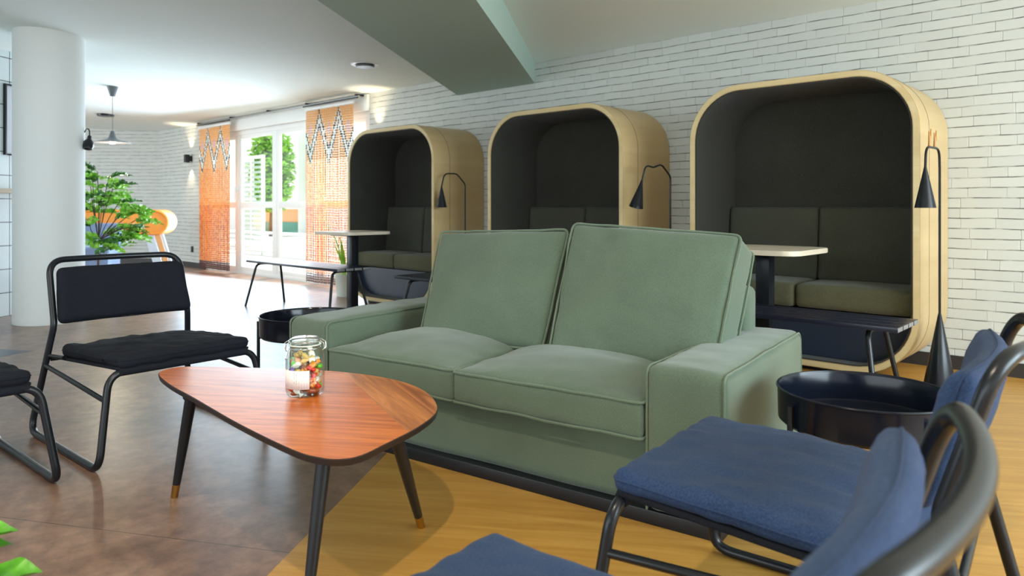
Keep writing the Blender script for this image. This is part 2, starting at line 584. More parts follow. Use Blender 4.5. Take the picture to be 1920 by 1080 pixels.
def bm_tube(bm, pts, r, seg=10, closed=False, mi=0, caps=True):
    P = [Vector(p) for p in pts]
    N = len(P)
    rr = r if isinstance(r, (list, tuple)) else [r] * N
    T = []
    for i in range(N):
        if closed:
            t = P[(i + 1) % N] - P[i - 1]
        else:
            t = P[min(i + 1, N - 1)] - P[max(i - 1, 0)]
        T.append(t.normalized())
    n = T[0].orthogonal().normalized()
    rings = []
    for i in range(N):
        n = (n - T[i] * n.dot(T[i])).normalized()
        b = T[i].cross(n)
        rings.append([bm.verts.new(P[i] + (n * math.cos(2 * PI * k / seg) + b * math.sin(2 * PI * k / seg)) * rr[i]) for k in range(seg)])
    M_ = N if closed else N - 1
    off = 0
    if closed:
        best = 1e9
        for o in range(seg):
            d = (rings[0][o].co - rings[-1][0].co).length
            if d < best:
                best, off = d, o
    for i in range(M_):
        a, b2 = rings[i], rings[(i + 1) % N]
        o = off if (closed and i == N - 1) else 0
        for k in range(seg):
            f = bm.faces.new((a[k], a[(k + 1) % seg], b2[(k + 1 + o) % seg], b2[(k + o) % seg]))
            f.material_index = mi
    if not closed and caps:
        for ring in (rings[0], rings[-1]):
            f = bm.faces.new(ring)
            f.material_index = mi

def tube(name, pts, r, m, parent=None, seg=10, closed=False):
    bm = bmesh.new()
    bm_tube(bm, pts, r, seg, closed)
    return frombm(name, bm, m, parent)

def bm_lathe(bm, prof, seg=32, cx=0, cy=0, mi=0, cap=True):
    """prof: list of (r, z)"""
    rings = []
    for r, z in prof:
        if r < 1e-5:
            rings.append([bm.verts.new((cx, cy, z))])
        else:
            rings.append([bm.verts.new((cx + r * math.cos(2 * PI * k / seg), cy + r * math.sin(2 * PI * k / seg), z)) for k in range(seg)])
    for a, b in zip(rings[:-1], rings[1:]):
        for k in range(seg):
            if len(a) == 1 and len(b) == 1:
                continue
            if len(a) == 1:
                f = bm.faces.new((a[0], b[k], b[(k + 1) % seg]))
            elif len(b) == 1:
                f = bm.faces.new((a[k], a[(k + 1) % seg], b[0]))
            else:
                f = bm.faces.new((a[k], a[(k + 1) % seg], b[(k + 1) % seg], b[k]))
            f.material_index = mi
    if cap:
        for ring in (rings[0], rings[-1]):
            if len(ring) > 2:
                try:
                    f = bm.faces.new(ring)
                    f.material_index = mi
                except ValueError:
                    pass

def lathe(name, prof, m, parent=None, seg=32, cap=True, loc=(0, 0, 0)):
    bm = bmesh.new()
    bm_lathe(bm, prof, seg, cap=cap)
    o = frombm(name, bm, m, parent)
    o.location = loc
    return o

def prism(name, poly, z0, z1, m, parent=None, bevel=0.0, fmats=None):
    bm = bmesh.new()
    a = [bm.verts.new((x, y, z0)) for x, y in poly]
    b = [bm.verts.new((x, y, z1)) for x, y in poly]
    bm.faces.new(list(reversed(a)))
    bm.faces.new(b)
    for i in range(len(poly)):
        j = (i + 1) % len(poly)
        bm.faces.new((a[i], a[j], b[j], b[i]))
    if bevel:
        es = [e for e in bm.edges if abs(e.verts[0].co.z - e.verts[1].co.z) < 1e-6]
        bmesh.ops.bevel(bm, geom=es, offset=bevel, segments=2, affect='EDGES')
    return frombm(name, bm, m, parent)

def pillow(name, corners, th, m, parent=None, puff=0.02, rad=0.03, nx=26, ny=20, nt=5, wr=0.003, wscale=6.0, seed=0, puffback=None, sag=0.0, edgew=0.0):
    """upholstered pad. corners: bl, br, tr, tl of the middle plane; th: thickness along the normal"""
    bl, br, tr, tl = [Vector(c) for c in corners]
    nrm = (br - bl).cross(tl - bl).normalized()
    W = ((br - bl).length + (tr - tl).length) / 2
    H = ((tl - bl).length + (tr - br).length) / 2
    bm = bmesh.new()
    bmesh.ops.create_cube(bm, size=2.0)
    def cuts(axis, n):
        for k in range(1, n):
            t = -1 + 2 * k / n
            co = [0, 0, 0]
            no = [0, 0, 0]
            co[axis] = t
            no[axis] = 1
            bmesh.ops.bisect_plane(bm, geom=bm.verts[:] + bm.edges[:] + bm.faces[:], plane_co=co, plane_no=no)
    cuts(0, nx)
    cuts(1, ny)
    cuts(2, nt)
    hw, hh, ht = W / 2, H / 2, th / 2
    r = min(rad, ht * 0.98)
    if puffback is None:
        puffback = puff
    for v in bm.verts:
        a, b, c = v.co
        # ease samples towards the rim so that the rounding is well sampled
        ea = math.copysign(1 - (1 - abs(a)) ** 1.35, a)
        eb = math.copysign(1 - (1 - abs(b)) ** 1.35, b)
        p = Vector((ea * hw, eb * hh, c * ht))
        q = Vector((max(-hw + r, min(hw - r, p.x)), max(-hh + r, min(hh - r, p.y)), max(-ht + r, min(ht - r, p.z))))
        d = p - q
        if d.length > 1e-9:
            p = q + d.normalized() * min(r, max(abs(d.x), abs(d.y), abs(d.z)))
        A, B, Cn = p.x / hw, p.y / hh, p.z / ht
        pf = (puff if Cn > 0 else puffback) * (1 - A * A) ** 0.7 * (1 - B * B) ** 0.7 * abs(Cn) if abs(A) < 1 and abs(B) < 1 else 0
        s = (A + 1) / 2
        t = (B + 1) / 2
        base = bl * (1 - s) * (1 - t) + br * s * (1 - t) + tr * s * t + tl * (1 - s) * t
        w = wr * noise.fractal(Vector((p.x * wscale + seed * 7.3, p.y * wscale * 1.6, p.z * wscale + seed)), 0.8, 2.0, 3)
        w2 = edgew * noise.noise(Vector((p.x * 14 + seed, p.y * 14, seed * 3.1))) * max(abs(A), abs(B)) ** 4
        v.co = base + nrm * (p.z + math.copysign(pf, Cn) + w * (1 if Cn > 0 else -1) + w2)
    return frombm(name, bm, m, parent, autosmooth=False)

def pipe_loop(name, corners, off, r, m, parent=None, rad=0.03, inset=0.0, wob=0.0015, seed=0, openidx=None):
    bl, br, tr, tl = [Vector(c) for c in corners]
    nrm = (br - bl).cross(tl - bl).normalized()
    c = (bl + br + tr + tl) / 4
    pts = [p + (c - p).normalized() * inset + nrm * off for p in (bl, br, tr, tl)]
    P = []
    # subdivide the straight runs for a little wobble
    F = fillet(pts, rad, closed=True, n=5)
    for i in range(len(F)):
        a, b = F[i], F[(i + 1) % len(F)]
        k = max(1, int((b - a).length / 0.03))
        for j in range(k):
            q = a.lerp(b, j / k)
            q = q + Vector((noise.noise(q * 9 + Vector((seed, 0, 0))), noise.noise(q * 9 + Vector((0, seed, 5))), noise.noise(q * 9 + Vector((3, 0, seed))))) * wob
            P.append(q)
    return tube(name, P, r, m, parent, seg=6, closed=True)

def thing(name, label, cat, loc=(0, 0, 0), rz=0.0, group=None):
    o = bpy.data.objects.new(name, None)
    COL.objects.link(o)
    o.empty_display_size = 0.1
    o.location = loc
    o.rotation_euler = (0, 0, rz)
    o['label'] = label
    o['category'] = cat
    if group:
        o['group'] = group
    return o

def tag(o, label, cat, group=None):
    o['label'] = label
    o['category'] = cat
    if group:
        o['group'] = group
    return o

def struct(o):
    o['kind'] = 'structure'
    return o

def kids(o):
    return [c for c in bpy.data.objects if c.parent == o]

def dup(root, loc, rz, label, group=None):
    def cp(o, par):
        c = o.copy()
        COL.objects.link(c)
        if par is not None:
            c.parent = par
        for k in kids(o):
            cp(k, c)
        return c
    r = cp(root, None)
    r.location = loc
    r.rotation_euler = (0, 0, rz)
    r['label'] = label
    if group:
        r['group'] = group
    return r

# ================================================================== THE ROOM
YW = 5.087
def ceil_z(y):
    return 2.353 + 0.046 * (YW - y)

# floor: one sheet with three finishes (rust vinyl, oak, slate inlay)
bx0, by0, bdx, bdy = -1.802, 0.968, -0.523, 0.787
def bnd(y):
    return bx0 + bdx / bdy * (y - by0)
fl = bmesh.new()
Y0, Y1, XL, XR = -5.0, YW, -19.0, 4.0
va = [fl.verts.new((x, y, 0)) for x, y in ((XL, Y0), (bnd(Y0), Y0), (bnd(Y1), Y1), (XL, Y1), (XR, Y0), (XR, Y1))]
f1 = fl.faces.new((va[0], va[1], va[2], va[3]))
f2 = fl.faces.new((va[1], va[4], va[5], va[2]))
f1.material_index = 0
f2.material_index = 1
tri = [fl.verts.new((x, y, 0.0008)) for x, y in ((-5.80, 1.387), (-7.05, 0.62), (-5.52, 0.30))]
f3 = fl.faces.new(tri)
f3.material_index = 2
# underside so that the sheet has body
vb = [fl.verts.new((x, y, -0.06)) for x, y in ((XL, Y0), (XR, Y0), (XR, Y1), (XL, Y1))]
fl.faces.new(vb[::-1])
me = bpy.data.meshes.new('floor')
fl.to_mesh(me)
fl.free()
struct(link('floor', me, [M['vinyl'], M['oakfloor'], M['inlay']], smooth=False))

def wallquad(name, a, b, z0, z1a, z1b, m, holes=(), thick=0.12, nrm=None):
    """vertical wall from a to b (xy) with rectangular holes (s0,s1,z0,z1), uv in metres"""
    a, b = Vector(a), Vector(b)
    L = (b - a).length
    d = (b - a).normalized()
    ss = sorted({0.0, L, *[h[0] for h in holes], *[h[1] for h in holes]})
    verts, faces, uvs = [], [], []
    def top(s):
        return z1a + (z1b - z1a) * s / L
    def add(s, z):
        p = a + d * s
        verts.append((p.x, p.y, z))
        uvs.append((s, z))
        return len(verts) - 1
    for s0, s1 in zip(ss[:-1], ss[1:]):
        hs = sorted([h for h in holes if h[0] <= s0 + 1e-6 and h[1] >= s1 - 1e-6], key=lambda h: h[2])
        z = z0
        for h in hs:
            if h[2] > z + 1e-6:
                faces.append((add(s0, z), add(s1, z), add(s1, h[2]), add(s0, h[2])))
            z = h[3]
        faces.append((add(s0, z), add(s1, z), add(s1, top(s1)), add(s0, top(s0))))
    o = mesh(name, verts, faces, m, uvs=uvs)
    md = o.modifiers.new('thickness', 'SOLIDIFY')
    md.thickness = thick
    md.offset = -1 if nrm is None else nrm
    return struct(o)

WX0, WX1, WZ = -11.40, -7.02, 2.15
# long brick wall (right in the photo); s measured from its far corner
wallquad('wall_right', (-13.28, YW), (4.0, YW), 0, ceil_z(YW) + 0.01, ceil_z(YW) + 0.01, M['brick'], holes=[(WX0 + 13.28, WX1 + 13.28, 0.0, WZ)], thick=0.25, nrm=-1)
fw = (-13.28 - 0.7338 * 6.0, YW - 0.6794 * 6.0)
wallquad('wall_far', fw, (-13.28, YW), 0, ceil_z(fw[1]) + 0.02, ceil_z(YW) + 0.02, M['brick'], thick=0.15, nrm=-1)
# short tiled wall on the left
tw0 = (-7.8 + 0.553 * 5.4, 1.596 - 0.833 * 5.4)
tw1 = (-7.8 - 0.553 * 0.75, 1.596 + 0.833 * 0.75)
wallquad('wall_left', tw0, tw1, 0, 2.43, 2.43, M['tile'], thick=0.2, nrm=-1)
wallquad('trim_1', tw0, tw1, 2.43, ceil_z(tw0[1]) + 0.02, ceil_z(tw1[1]) + 0.02, M['plaster'], thick=0.2, nrm=-1)

# ceiling (gently falling towards the brick wall)
cz = bmesh.new()
cv = [cz.verts.new(p) for p in ((XL, Y0, ceil_z(Y0)), (XR, Y0, ceil_z(Y0)), (XR, YW + .2, ceil_z(YW + .2)), (XL, YW + .2, ceil_z(YW + .2)))]
cz.faces.new(cv)
me = bpy.data.meshes.new('ceiling')
cz.to_mesh(me)
cz.free()
co = struct(link('ceiling', me, M['ceiling'], smooth=False))
md = co.modifiers.new('thickness', 'SOLIDIFY')
md.thickness = 0.2
md.offset = 1

# dropped beam running out of the brick wall
bz = 2.165
bdir = Vector((0.560, -0.829))
p0, p1 = Vector((-5.485, YW)), Vector((-4.416, YW))
poly = [p0, p1, p1 + bdir * 11.5, p0 + bdir * 11.5]
bb = bmesh.new()
lo = [bb.verts.new((p.x, p.y, bz)) for p in poly]
hi = [bb.verts.new((p.x, p.y, ceil_z(p.y) + 0.05)) for p in poly]
bb.faces.new(lo[::-1])
bb.faces.new(hi)
for i in range(4):
    bb.faces.new((lo[i], lo[(i + 1) % 4], hi[(i + 1) % 4], hi[i]))
struct(frombm('trim_2', bb, M['beam'], smooth=False))

# skirtings
def skirt(name, a, b, h=0.085, t=0.014, side=1):
    a, b = Vector(a), Vector(b)
    d = (b - a).normalized()
    n = Vector((d.y, -d.x)) * side
    bm = bmesh.new()
    pts = [a, b, b + n * t, a + n * t]
    l = [bm.verts.new((p.x, p.y, 0)) for p in pts]
    u = [bm.verts.new((p.x, p.y, h)) for p in pts]
    bm.faces.new(l[::-1])
    bm.faces.new(u)
    for i in range(4):
        bm.faces.new((l[i], l[(i + 1) % 4], u[(i + 1) % 4], u[i]))
    return struct(frombm(name, bm, M['skirting'], smooth=False))
skirt('baseboard_right', (WX1 + 0.02, YW), (4.0, YW))
skirt('baseboard_back', (-13.27, YW), (WX0 - 0.02, YW))
skirt('baseboard_far', fw, (-13.28, YW))

# column
col = lathe('column', [(0.270, 0.0), (0.272, 0.01), (0.2697, 0.03), (0.2697, 2.53)], M['plaster'], seg=64, loc=(-7.218, 1.835, 0))
struct(col)
col.name = 'trim_3'

# ---------------------------------------------------------------- window (floor-length, four bays with a transom)
def window():
    root = bpy.data.objects.new('window_1', None)
    COL.objects.link(root)
    root['kind'] = 'structure'
    root.location = (WX0, YW, 0)
    Wd = WX1 - WX0
    bm = bmesh.new()
    y0, y1 = 0.02, 0.10
    bm_box(bm, (0, y0, 0), (0.06, y1, WZ), 0.004)
    bm_box(bm, (Wd - 0.06, y0, 0), (Wd, y1, WZ), 0.004)
    bm_box(bm, (0.06, y0, WZ - 0.07), (Wd - 0.06, y1, WZ), 0.004)
    bm_box(bm, (0.06, y0, 0), (Wd - 0.06, y1, 0.05), 0.004)
    frombm('window_frame', bm, M['white'], root)
    xs = [0.0, 1.02, 2.13, 3.26, Wd]
    for i in range(1, 4):
        box('mullion', (xs[i] - 0.035, y0, 0.05), (xs[i] + 0.035, y1 - 0.005, WZ - 0.07), M['white'], root)
    for i in range(4):
        a = xs[i] + (0.06 if i == 0 else 0.035)
        b = xs[i + 1] - (0.06 if i == 3 else 0.035)
        s = bmesh.new()
        z0, z1 = 0.05, WZ - 0.07
        w = 0.055
        bm_box(s, (a, y0 + 0.005, z0), (a + w, y1 - 0.02, z1), 0.004)
        bm_box(s, (b - w, y0 + 0.005, z0), (b, y1 - 0.02, z1), 0.004)
        bm_box(s, (a + w, y0 + 0.005, z0), (b - w, y1 - 0.02, z0 + w), 0.004)
        bm_box(s, (a + w, y0 + 0.005, z1 - w), (b - w, y1 - 0.02, z1), 0.004)
        bm_box(s, (a + w, y0 + 0.005, 0.985), (b - w, y1 - 0.02, 1.075), 0.004)
        so = frombm('sash', s, M['white'], root)
        mesh('glass_pane', [(a + w, 0.06, z0 + w), (b - w, 0.06, z0 + w), (b - w, 0.06, z1 - w), (a + w, 0.06, z1 - w)], [(0, 1, 2, 3)], M['pane'], so)
    h = bmesh.new()
    bm_box(h, (xs[1] - 0.012, -0.01, 1.24), (xs[1] + 0.018, 0.02, 1.32), 0.004)
    bm_box(h, (xs[1] - 0.008, -0.035, 1.10), (xs[1] + 0.012, -0.012, 1.29), 0.006)
    frombm('window_handle', h, M['white'], root)
window()
# white roller box / lintel over the glazing
struct(box('trim_4', (WX0, YW - 0.035, WZ - 0.005), (WX1 + 0.0, YW - 0.001, ceil_z(YW) - 0.01), M['white'], bevel=0.006))

# ---------------------------------------------------------------- outside
struct(box('terrace', (-34, YW + 0.27, -0.12), (4, 18, -0.03), M['terrace'])).name = 'floor_terrace'
def railing():
    t = thing('terrace_railing', 'low white railing of horizontal boards on the terrace outside the window', 'railing', (-14.5, 7.6, -0.03))
    for k, z in enumerate((0.05, 0.15, 0.25, 0.35)):
        box('board', (-3.5, -0.02, z), (5.5, 0.02, z + 0.055), M['extwhite'], t)
    for k in range(6):
        box('post', (-3.5 + k * 1.78, 0.02, 0), (-3.42 + k * 1.78, 0.08, 0.50), M['extwhite'], t)
    box('top_rail', (-3.55, -0.04, 0.455), (5.5, 0.09, 0.50), M['extwhite'], t)
railing()
def louvers():
    t = thing('louvred_screen', 'white louvred screen with grey-green slats beyond the railing', 'screen', (-18.45, 9.2, -0.03))
    f = bmesh.new()
    for x in (-0.06, 0.52, 1.1):
        bm_box(f, (x, -0.04, 0), (x + 0.07, 0.04, 2.3), 0.005)
    bm_box(f, (-0.06, -0.04, 2.3), (1.17, 0.04, 2.38), 0.005)
    frombm('frame', f, M['extwhite'], t)
    for k in range(17):
        z = 0.12 + k * 0.128
        for x in (0.01, 0.59):
            box('slat', (x, -0.03, z), (x + 0.51, 0.03, z + 0.06), M['extgreen'], t)
louvers()
def neighbour():
    t = thing('neighbouring_building', 'white building with peach and teal panels across the terrace', 'building', (-26.3, 14.0, -0.1))
    box('wall', (-6.0, 0, 0), (0.0, 3, 7), M['extwhite'], t)
    box('wing', (2.55, 0.0, 0), (3.6, 3, 5.5), M['extwhite'], t)
    box('peach_panel', (0.0, 0.1, 0.50), (2.55, 0.2, 1.02), M['peach'], t)
    box('teal_panel', (0.0, 0.05, 0.05), (2.55, 0.1, 0.52), M['teal'], t)
neighbour()

def leafcard(bm, p, d, up, L, W, mi=0, fold=0.25):
    d = d.normalized()
    s = d.cross(up)
    if s.length < 1e-4:
        s = d.orthogonal()
    s.normalize()
    n = s.cross(d)
    pts = [p, p + d * L * .28 + s * W * .42 + n * W * fold, p + d * L * .62 + s * W * .46 + n * W * fold, p + d * L, p + d * L * .62 - s * W * .46 + n * W * fold, p + d * L * .28 - s * W * .42 + n * W * fold]
    mid1, mid2 = p + d * L * .28, p + d * L * .62
    v = [bm.verts.new(q) for q in pts]
    m1, m2 = bm.verts.new(mid1), bm.verts.new(mid2)
    for f in ((v[0], m1, v[1]), (v[1], m1, m2, v[2]), (v[2], m2, v[3]), (v[0], v[5], m1), (v[5], v[4], m2, m1), (v[4], v[3], m2)):
        ff = bm.faces.new(f)
        ff.material_index = mi

def tree(name, loc, h, w, label, n=900, seed=1):
    rnd = random.Random(seed)
    t = thing(name, label, 'tree', loc, group=None)
    tube('trunk', [(0, 0, 0), (0.05, 0, h * .3), (0, 0.05, h * .6)], [0.12, 0.09, 0.05], M['stem'], t)
    bm = bmesh.new()
    for i in range(n):
        a = rnd.random() * 2 * PI
        z = rnd.uniform(-1, 1)
        rr = rnd.random() ** 0.4
        p = Vector((math.cos(a) * math.sqrt(1 - z * z) * w * rr, math.sin(a) * math.sqrt(1 - z * z) * w * rr * .8, h * .62 + z * h * .42 * rr))
        leafcard(bm, p, Vector((rnd.uniform(-1, 1), rnd.uniform(-1, 1), rnd.uniform(-.6, .6))), Vector((0, 0, 1)), 0.22, 0.16)
    frombm('foliage', bm, M['leaf'], t, smooth=False)
tree('garden_tree', (-23.1, 12.6, -0.1), 3.9, 0.85, 'green leafy tree filling the right-hand window panes', 2600, 3)

# ---------------------------------------------------------------- curtains
def curtain(x0, x1, label, loc_y, zt, seed, parts):
    """bead curtain hanging on a rail"""
    t = thing('bead_curtain', label, 'curtain', ((x0 + x1) / 2, loc_y, 0.0), group='orange bead curtains at the window')
    hw = (x1 - x0) / 2
    zt = 2.235
    rnd = random.Random(seed)
    # header
    box('header_rail', (-hw - 0.01, -0.012, zt), (hw + 0.01, 0.012, zt + 0.035), M['white'], t, bevel=0.003)
    ns = 42
    pitch = 2 * hw / ns
    bh = 0.030
    V, Fc, FM = [], [], []
    nb = int((zt - 0.02) / bh)
    mats = ['bead_o', 'bead_l', 'bead_d', 'bead_b', 'bead_k', 'bead_w', 'bead_p']
    per = 2 * hw / 2.5
    for i in range(ns):
        x = -hw + (i + .5) * pitch
        ph = rnd.uniform(0, 1) * bh
        sw = rnd.uniform(-0.006, 0.006)
        for j in range(nb):
            z = zt - (j + .5) * bh - ph * 0.4
            # zigzag band
            u = ((x + hw) / per + 0.75) % 1.0
            zz = 1.63 + (2.12 - 1.63) * (1 - abs(2 * u - 1) if True else 0)
            dz = z - zz + 0.0
            wobble = rnd.random()
            if z < 0.17:
                c = 3
            elif abs(dz) < 0.05:
                c = 5
            elif abs(dz) < 0.11:
                c = 4
            elif abs(dz) < 0.15 and z > 1.5:
                c = 5 if wobble < .35 else 1
            elif z > 1.60:
                dd = abs(((x + hw) / per + 0.25) % 1.0 - 0.5) * per
                c = 6 if (dd < 0.05 and abs(z - 1.97) < 0.09 - dd * 1.4) else 1
            elif z > 1.02:
                c = 1 if wobble < .45 else 0
            else:
                c = 0 if wobble < .6 else 2
            k = len(V)
            bw = pitch * (0.50 if z > 1.6 else (0.36 if i % 7 not in (2, 5) else 0.27))
            hh = bh * 0.54
            xx = x + sw * math.sin(z * 3) + rnd.uniform(-.0015, .0015)
            for (sx_, sy_) in ((-1, 0), (0, -1), (1, 0), (0, 1)):
                V.append((xx + sx_ * bw, sy_ * 0.007, z - hh * .55))
            for (sx_, sy_) in ((-1, 0), (0, -1), (1, 0), (0, 1)):
                V.append((xx + sx_ * bw, sy_ * 0.007, z + hh * .55))
            V.append((xx, 0, z - hh))
            V.append((xx, 0, z + hh))
            for q in range(4):
                q2 = (q + 1) % 4
                Fc.append((k + q, k + q2, k + 4 + q2, k + 4 + q))
                Fc.append((k + q2, k + q, k + 8))
                Fc.append((k + 4 + q, k + 4 + q2, k + 9))
                FM += [c, c, c]
    o = mesh('bead_strands', V, Fc, [M[m] for m in mats], t, smooth=False, fmat=FM)
    o['kind'] = 'stuff'
    o['label'] = 'strands of orange beads with a black and white zigzag and a brown hem'
    return t
curtain(-11.375, -10.335, 'bead curtain on the left of the window beside the wall light', 4.96, 2.25, 1, None)
curtain(-8.22, -7.17, 'bead curtain on the right of the window next to the far booth', 4.96, 2.25, 2, None)
# rails on the ceiling line
def rail():
    t = thing('curtain_rail', 'thin curtain rail under the ceiling above the window', 'curtain rail', (-9.3, 4.96, 2.30))
    box('track', (-2.15, -0.012, 0.0), (2.25, 0.012, 0.018), M['grey'], t, bevel=0.003)
    for a, b in ((-2.12, -1.0), (1.05, 2.25)):
        o = box('sliding_track', (a, -0.03, -0.018), (b, -0.013, 0.0), M['black'], t, bevel=0.003)
    for x in (-2.1, -1.0, 0.1, 1.1, 2.2):
        box('bracket', (x - 0.015, -0.02, 0.018), (x + 0.015, 0.10, 0.040), M['black'], t, bevel=0.002)
rail()

# ================================================================== PODS (booths)
def rrect(w, h, r, z0, n=10, cx=0.0):
    """rounded rectangle in x,z as a list, counter-clockwise starting bottom right"""
    pts = []
    for (sx_, cz_, a0) in ((1, z0 + r, -90), (1, z0 + h - r, 0), (-1, z0 + h - r, 90), (-1, z0 + r, 180)):
        ccx = sx_ * (w / 2 - r)
        for k in range(n + 1):
            a = R(a0 + 90 * k / n)
            pts.append((cx + ccx + r * math.cos(a), cz_ + r * math.sin(a)))
    return pts

def ring_shell(name, outer, inner, y0, y1, mats, parent, bevel=0.0):
    bm = bmesh.new()
    n = len(outer)
    A = [bm.verts.new((x, y0, z)) for x, z in outer]
    B = [bm.verts.new((x, y0, z)) for x, z in inner]
    A2 = [bm.verts.new((x, y1, z)) for x, z in outer]
    B2 = [bm.verts.new((x, y1, z)) for x, z in inner]
    for i in range(n):
        j = (i + 1) % n
        f = bm.faces.new((A[i], A[j], B[j], B[i]))
        f.material_index = 1
        f = bm.faces.new((A2[j], A2[i], B2[i], B2[j]))
        f.material_index = 1
        f = bm.faces.new((A[j], A[i], A2[i], A2[j]))
        f.material_index = 0
        f = bm.faces.new((B[i], B[j], B2[j], B2[i]))
        f.material_index = 0
    if bevel:
        es = [e for e in bm.edges if all(abs(v.co.y - y0) < 1e-6 for v in e.verts) and not any(False for _ in ()) and len(e.link_faces) == 2 and {f.material_index for f in e.link_faces} == {0, 1}]
        bmesh.ops.bevel(bm, geom=es, offset=bevel, segments=2, affect='EDGES')
    return frombm(name, bm, mats, parent)

def clip_poly(pts, zmax):
    out = []
    n = len(pts)
    for i in range(n):
        a, b = pts[i], pts[(i + 1) % n]
        if a[1] <= zmax:
            out.append(a)
        if (a[1] - zmax) * (b[1] - zmax) < 0:
            t = (zmax - a[1]) / (b[1] - a[1])
            out.append((a[0] + (b[0] - a[0]) * t, zmax))
    return out

def xz_prism(name, poly, y0, y1, m, parent):
    bm = bmesh.new()
    a = [bm.verts.new((x, y0, z)) for x, z in poly]
    b = [bm.verts.new((x, y1, z)) for x, z in poly]
    bm.faces.new(a)
    bm.faces.new(b[::-1])
    for i in range(len(poly)):
        j = (i + 1) % len(poly)
        bm.faces.new((a[i], b[i], b[j], a[j]))
    return frombm(name, bm, m, parent)

def make_pod(cx, label, seed):
    t = thing('seating_pod', label, 'seating pod', (cx, 4.42, 0), group='plywood seating pods along the brick wall')
    D = 0.662
    W, H, z0, r = 1.408, 1.770, 0.03, 0.355
    outer = rrect(W, H, r, z0, 12)
    ring = rrect(W - 0.076, H - 0.076, r - 0.038, z0 + 0.038, 12)
    inner = rrect(W - 0.094, H - 0.094, r - 0.047, z0 + 0.047, 12)
    ring_shell('shell', outer, ring, 0.0, D, [M['ply'], M['plyedge']], t, bevel=0.004)
    tube('joint_line', [(x, 0.20, z) for x, z in outer], 0.0016, M['stem'], t, seg=5, closed=True)
    li = ring_shell('lining', ring, inner, 0.006, D - 0.002, [M['felt'], M['felt']], t)
    xz_prism('back_panel', rrect(W - 0.096, H - 0.096, r - 0.048, z0 + 0.048, 12), D - 0.06, D - 0.003, M['felt'], t)
    inz = rrect(W - 0.10, H - 0.10, r - 0.05, z0 + 0.05, 12)
    xz_prism('seat_base', clip_poly(inz, 0.365), 0.10, D - 0.06, M['seatbase'], t)
    box('plinth', (-0.42, 0.06, 0.0), (0.42, D - 0.03, 0.032), M['black'], t)
    hw = W / 2 - 0.052
    sp = -0.02
    for k, (a, b) in enumerate(((-hw, sp - 0.004), (sp + 0.004, hw))):
        c = [(a, 0.075, 0.445), (b, 0.075, 0.445), (b, 0.52, 0.445), (a, 0.52, 0.445)]
        pillow('seat_cushion', c, 0.145, M['olive'], t, puff=0.012, puffback=0.0, rad=0.028, wr=0.004, seed=seed + k, nx=16, ny=12)
        c = [(a, 0.505, 0.51), (b, 0.505, 0.51), (b, 0.545, 0.995), (a, 0.545, 0.995)]
        pillow('back_cushion', c, 0.10, M['olivedark'], t, puff=0.008, puffback=0.0, rad=0.022, wr=0.003, seed=seed + k + 9, nx=16, ny=14)
    return t
make_pod(-1.729, 'nearest plywood booth at the right, with the antlered lamp at its side', 1)
make_pod(-3.682, 'middle plywood booth behind the sofa', 4)
make_pod(-5.795, 'farthest plywood booth beside the window', 8)

# ================================================================== pod tables
def make_table(label):
    t = thing('pedestal_table', label, 'table', (-1.73, 4.02, 0), group='pale topped tables in front of the booths')
    # rounded top
    pts = rrect(0.56, 0.56, 0.09, -0.28, 6)
    prism('tabletop', pts, 0.738, 0.765, M['pale'], t, bevel=0.003)
    box('column', (-0.04, -0.04, 0.012), (0.04, 0.04, 0.725), M['black'], t)
    box('top_plate', (-0.15, -0.15, 0.724), (0.15, 0.15, 0.738), M['black'], t)
    box('foot_plate', (-0.20, -0.20, 0.0), (0.20, 0.20, 0.012), M['black'], t)
    return t
tb = make_table('pale table in front of the nearest booth, right of the sofa back')
dup(tb, (-5.795, 4.0, 0), 0, 'pale table in front of the farthest booth')

# ================================================================== benches
def make_bench(label):
    t = thing('slatted_bench', label, 'bench', (-1.72, 3.675, 0), group='black slatted benches in front of the booths')
    L = 1.64
    for k in range(4):
        y = -0.175 + k * 0.09
        s = box('slat', (-L / 2, y, 0.437), (L / 2, y + 0.080, 0.460), M['slat'], t, bevel=0.003)
        for sx_ in (-1, 1):
            xe = sx_ * (L / 2 + 0.001)
            box('end_cap', (min(xe, xe - sx_ * .003), y + .002, 0.439), (max(xe, xe - sx_ * .003), y + 0.078, 0.458), M['grey'], s, bevel=0.0006)
    for sx_ in (-1, 1):
        x = sx_ * (L / 2 - 0.14)
        xf = sx_ * (L / 2 - 0.07)
        pts = fillet([(xf, -0.215, 0.0), (x, -0.13, 0.425), (x, 0.13, 0.425), (xf, 0.215, 0.0)], 0.06)
        tube('leg_frame', pts, 0.0125, M['black'], t)
    box('stretcher', (-L / 2 + 0.14, -0.012, 0.419), (L / 2 - 0.14, 0.012, 0.436), M['black'], t)
    return t
bn = make_bench('black slatted bench in front of the nearest booth, by the antlered lamp')
dup(bn, (-3.69, 3.675, 0), 0, 'black bench in front of the middle booth, mostly hidden by the sofa')
b1 = dup(bn, (-6.12, 3.675, 0), 0, 'black bench in front of the farthest booth, leftmost, before the window')

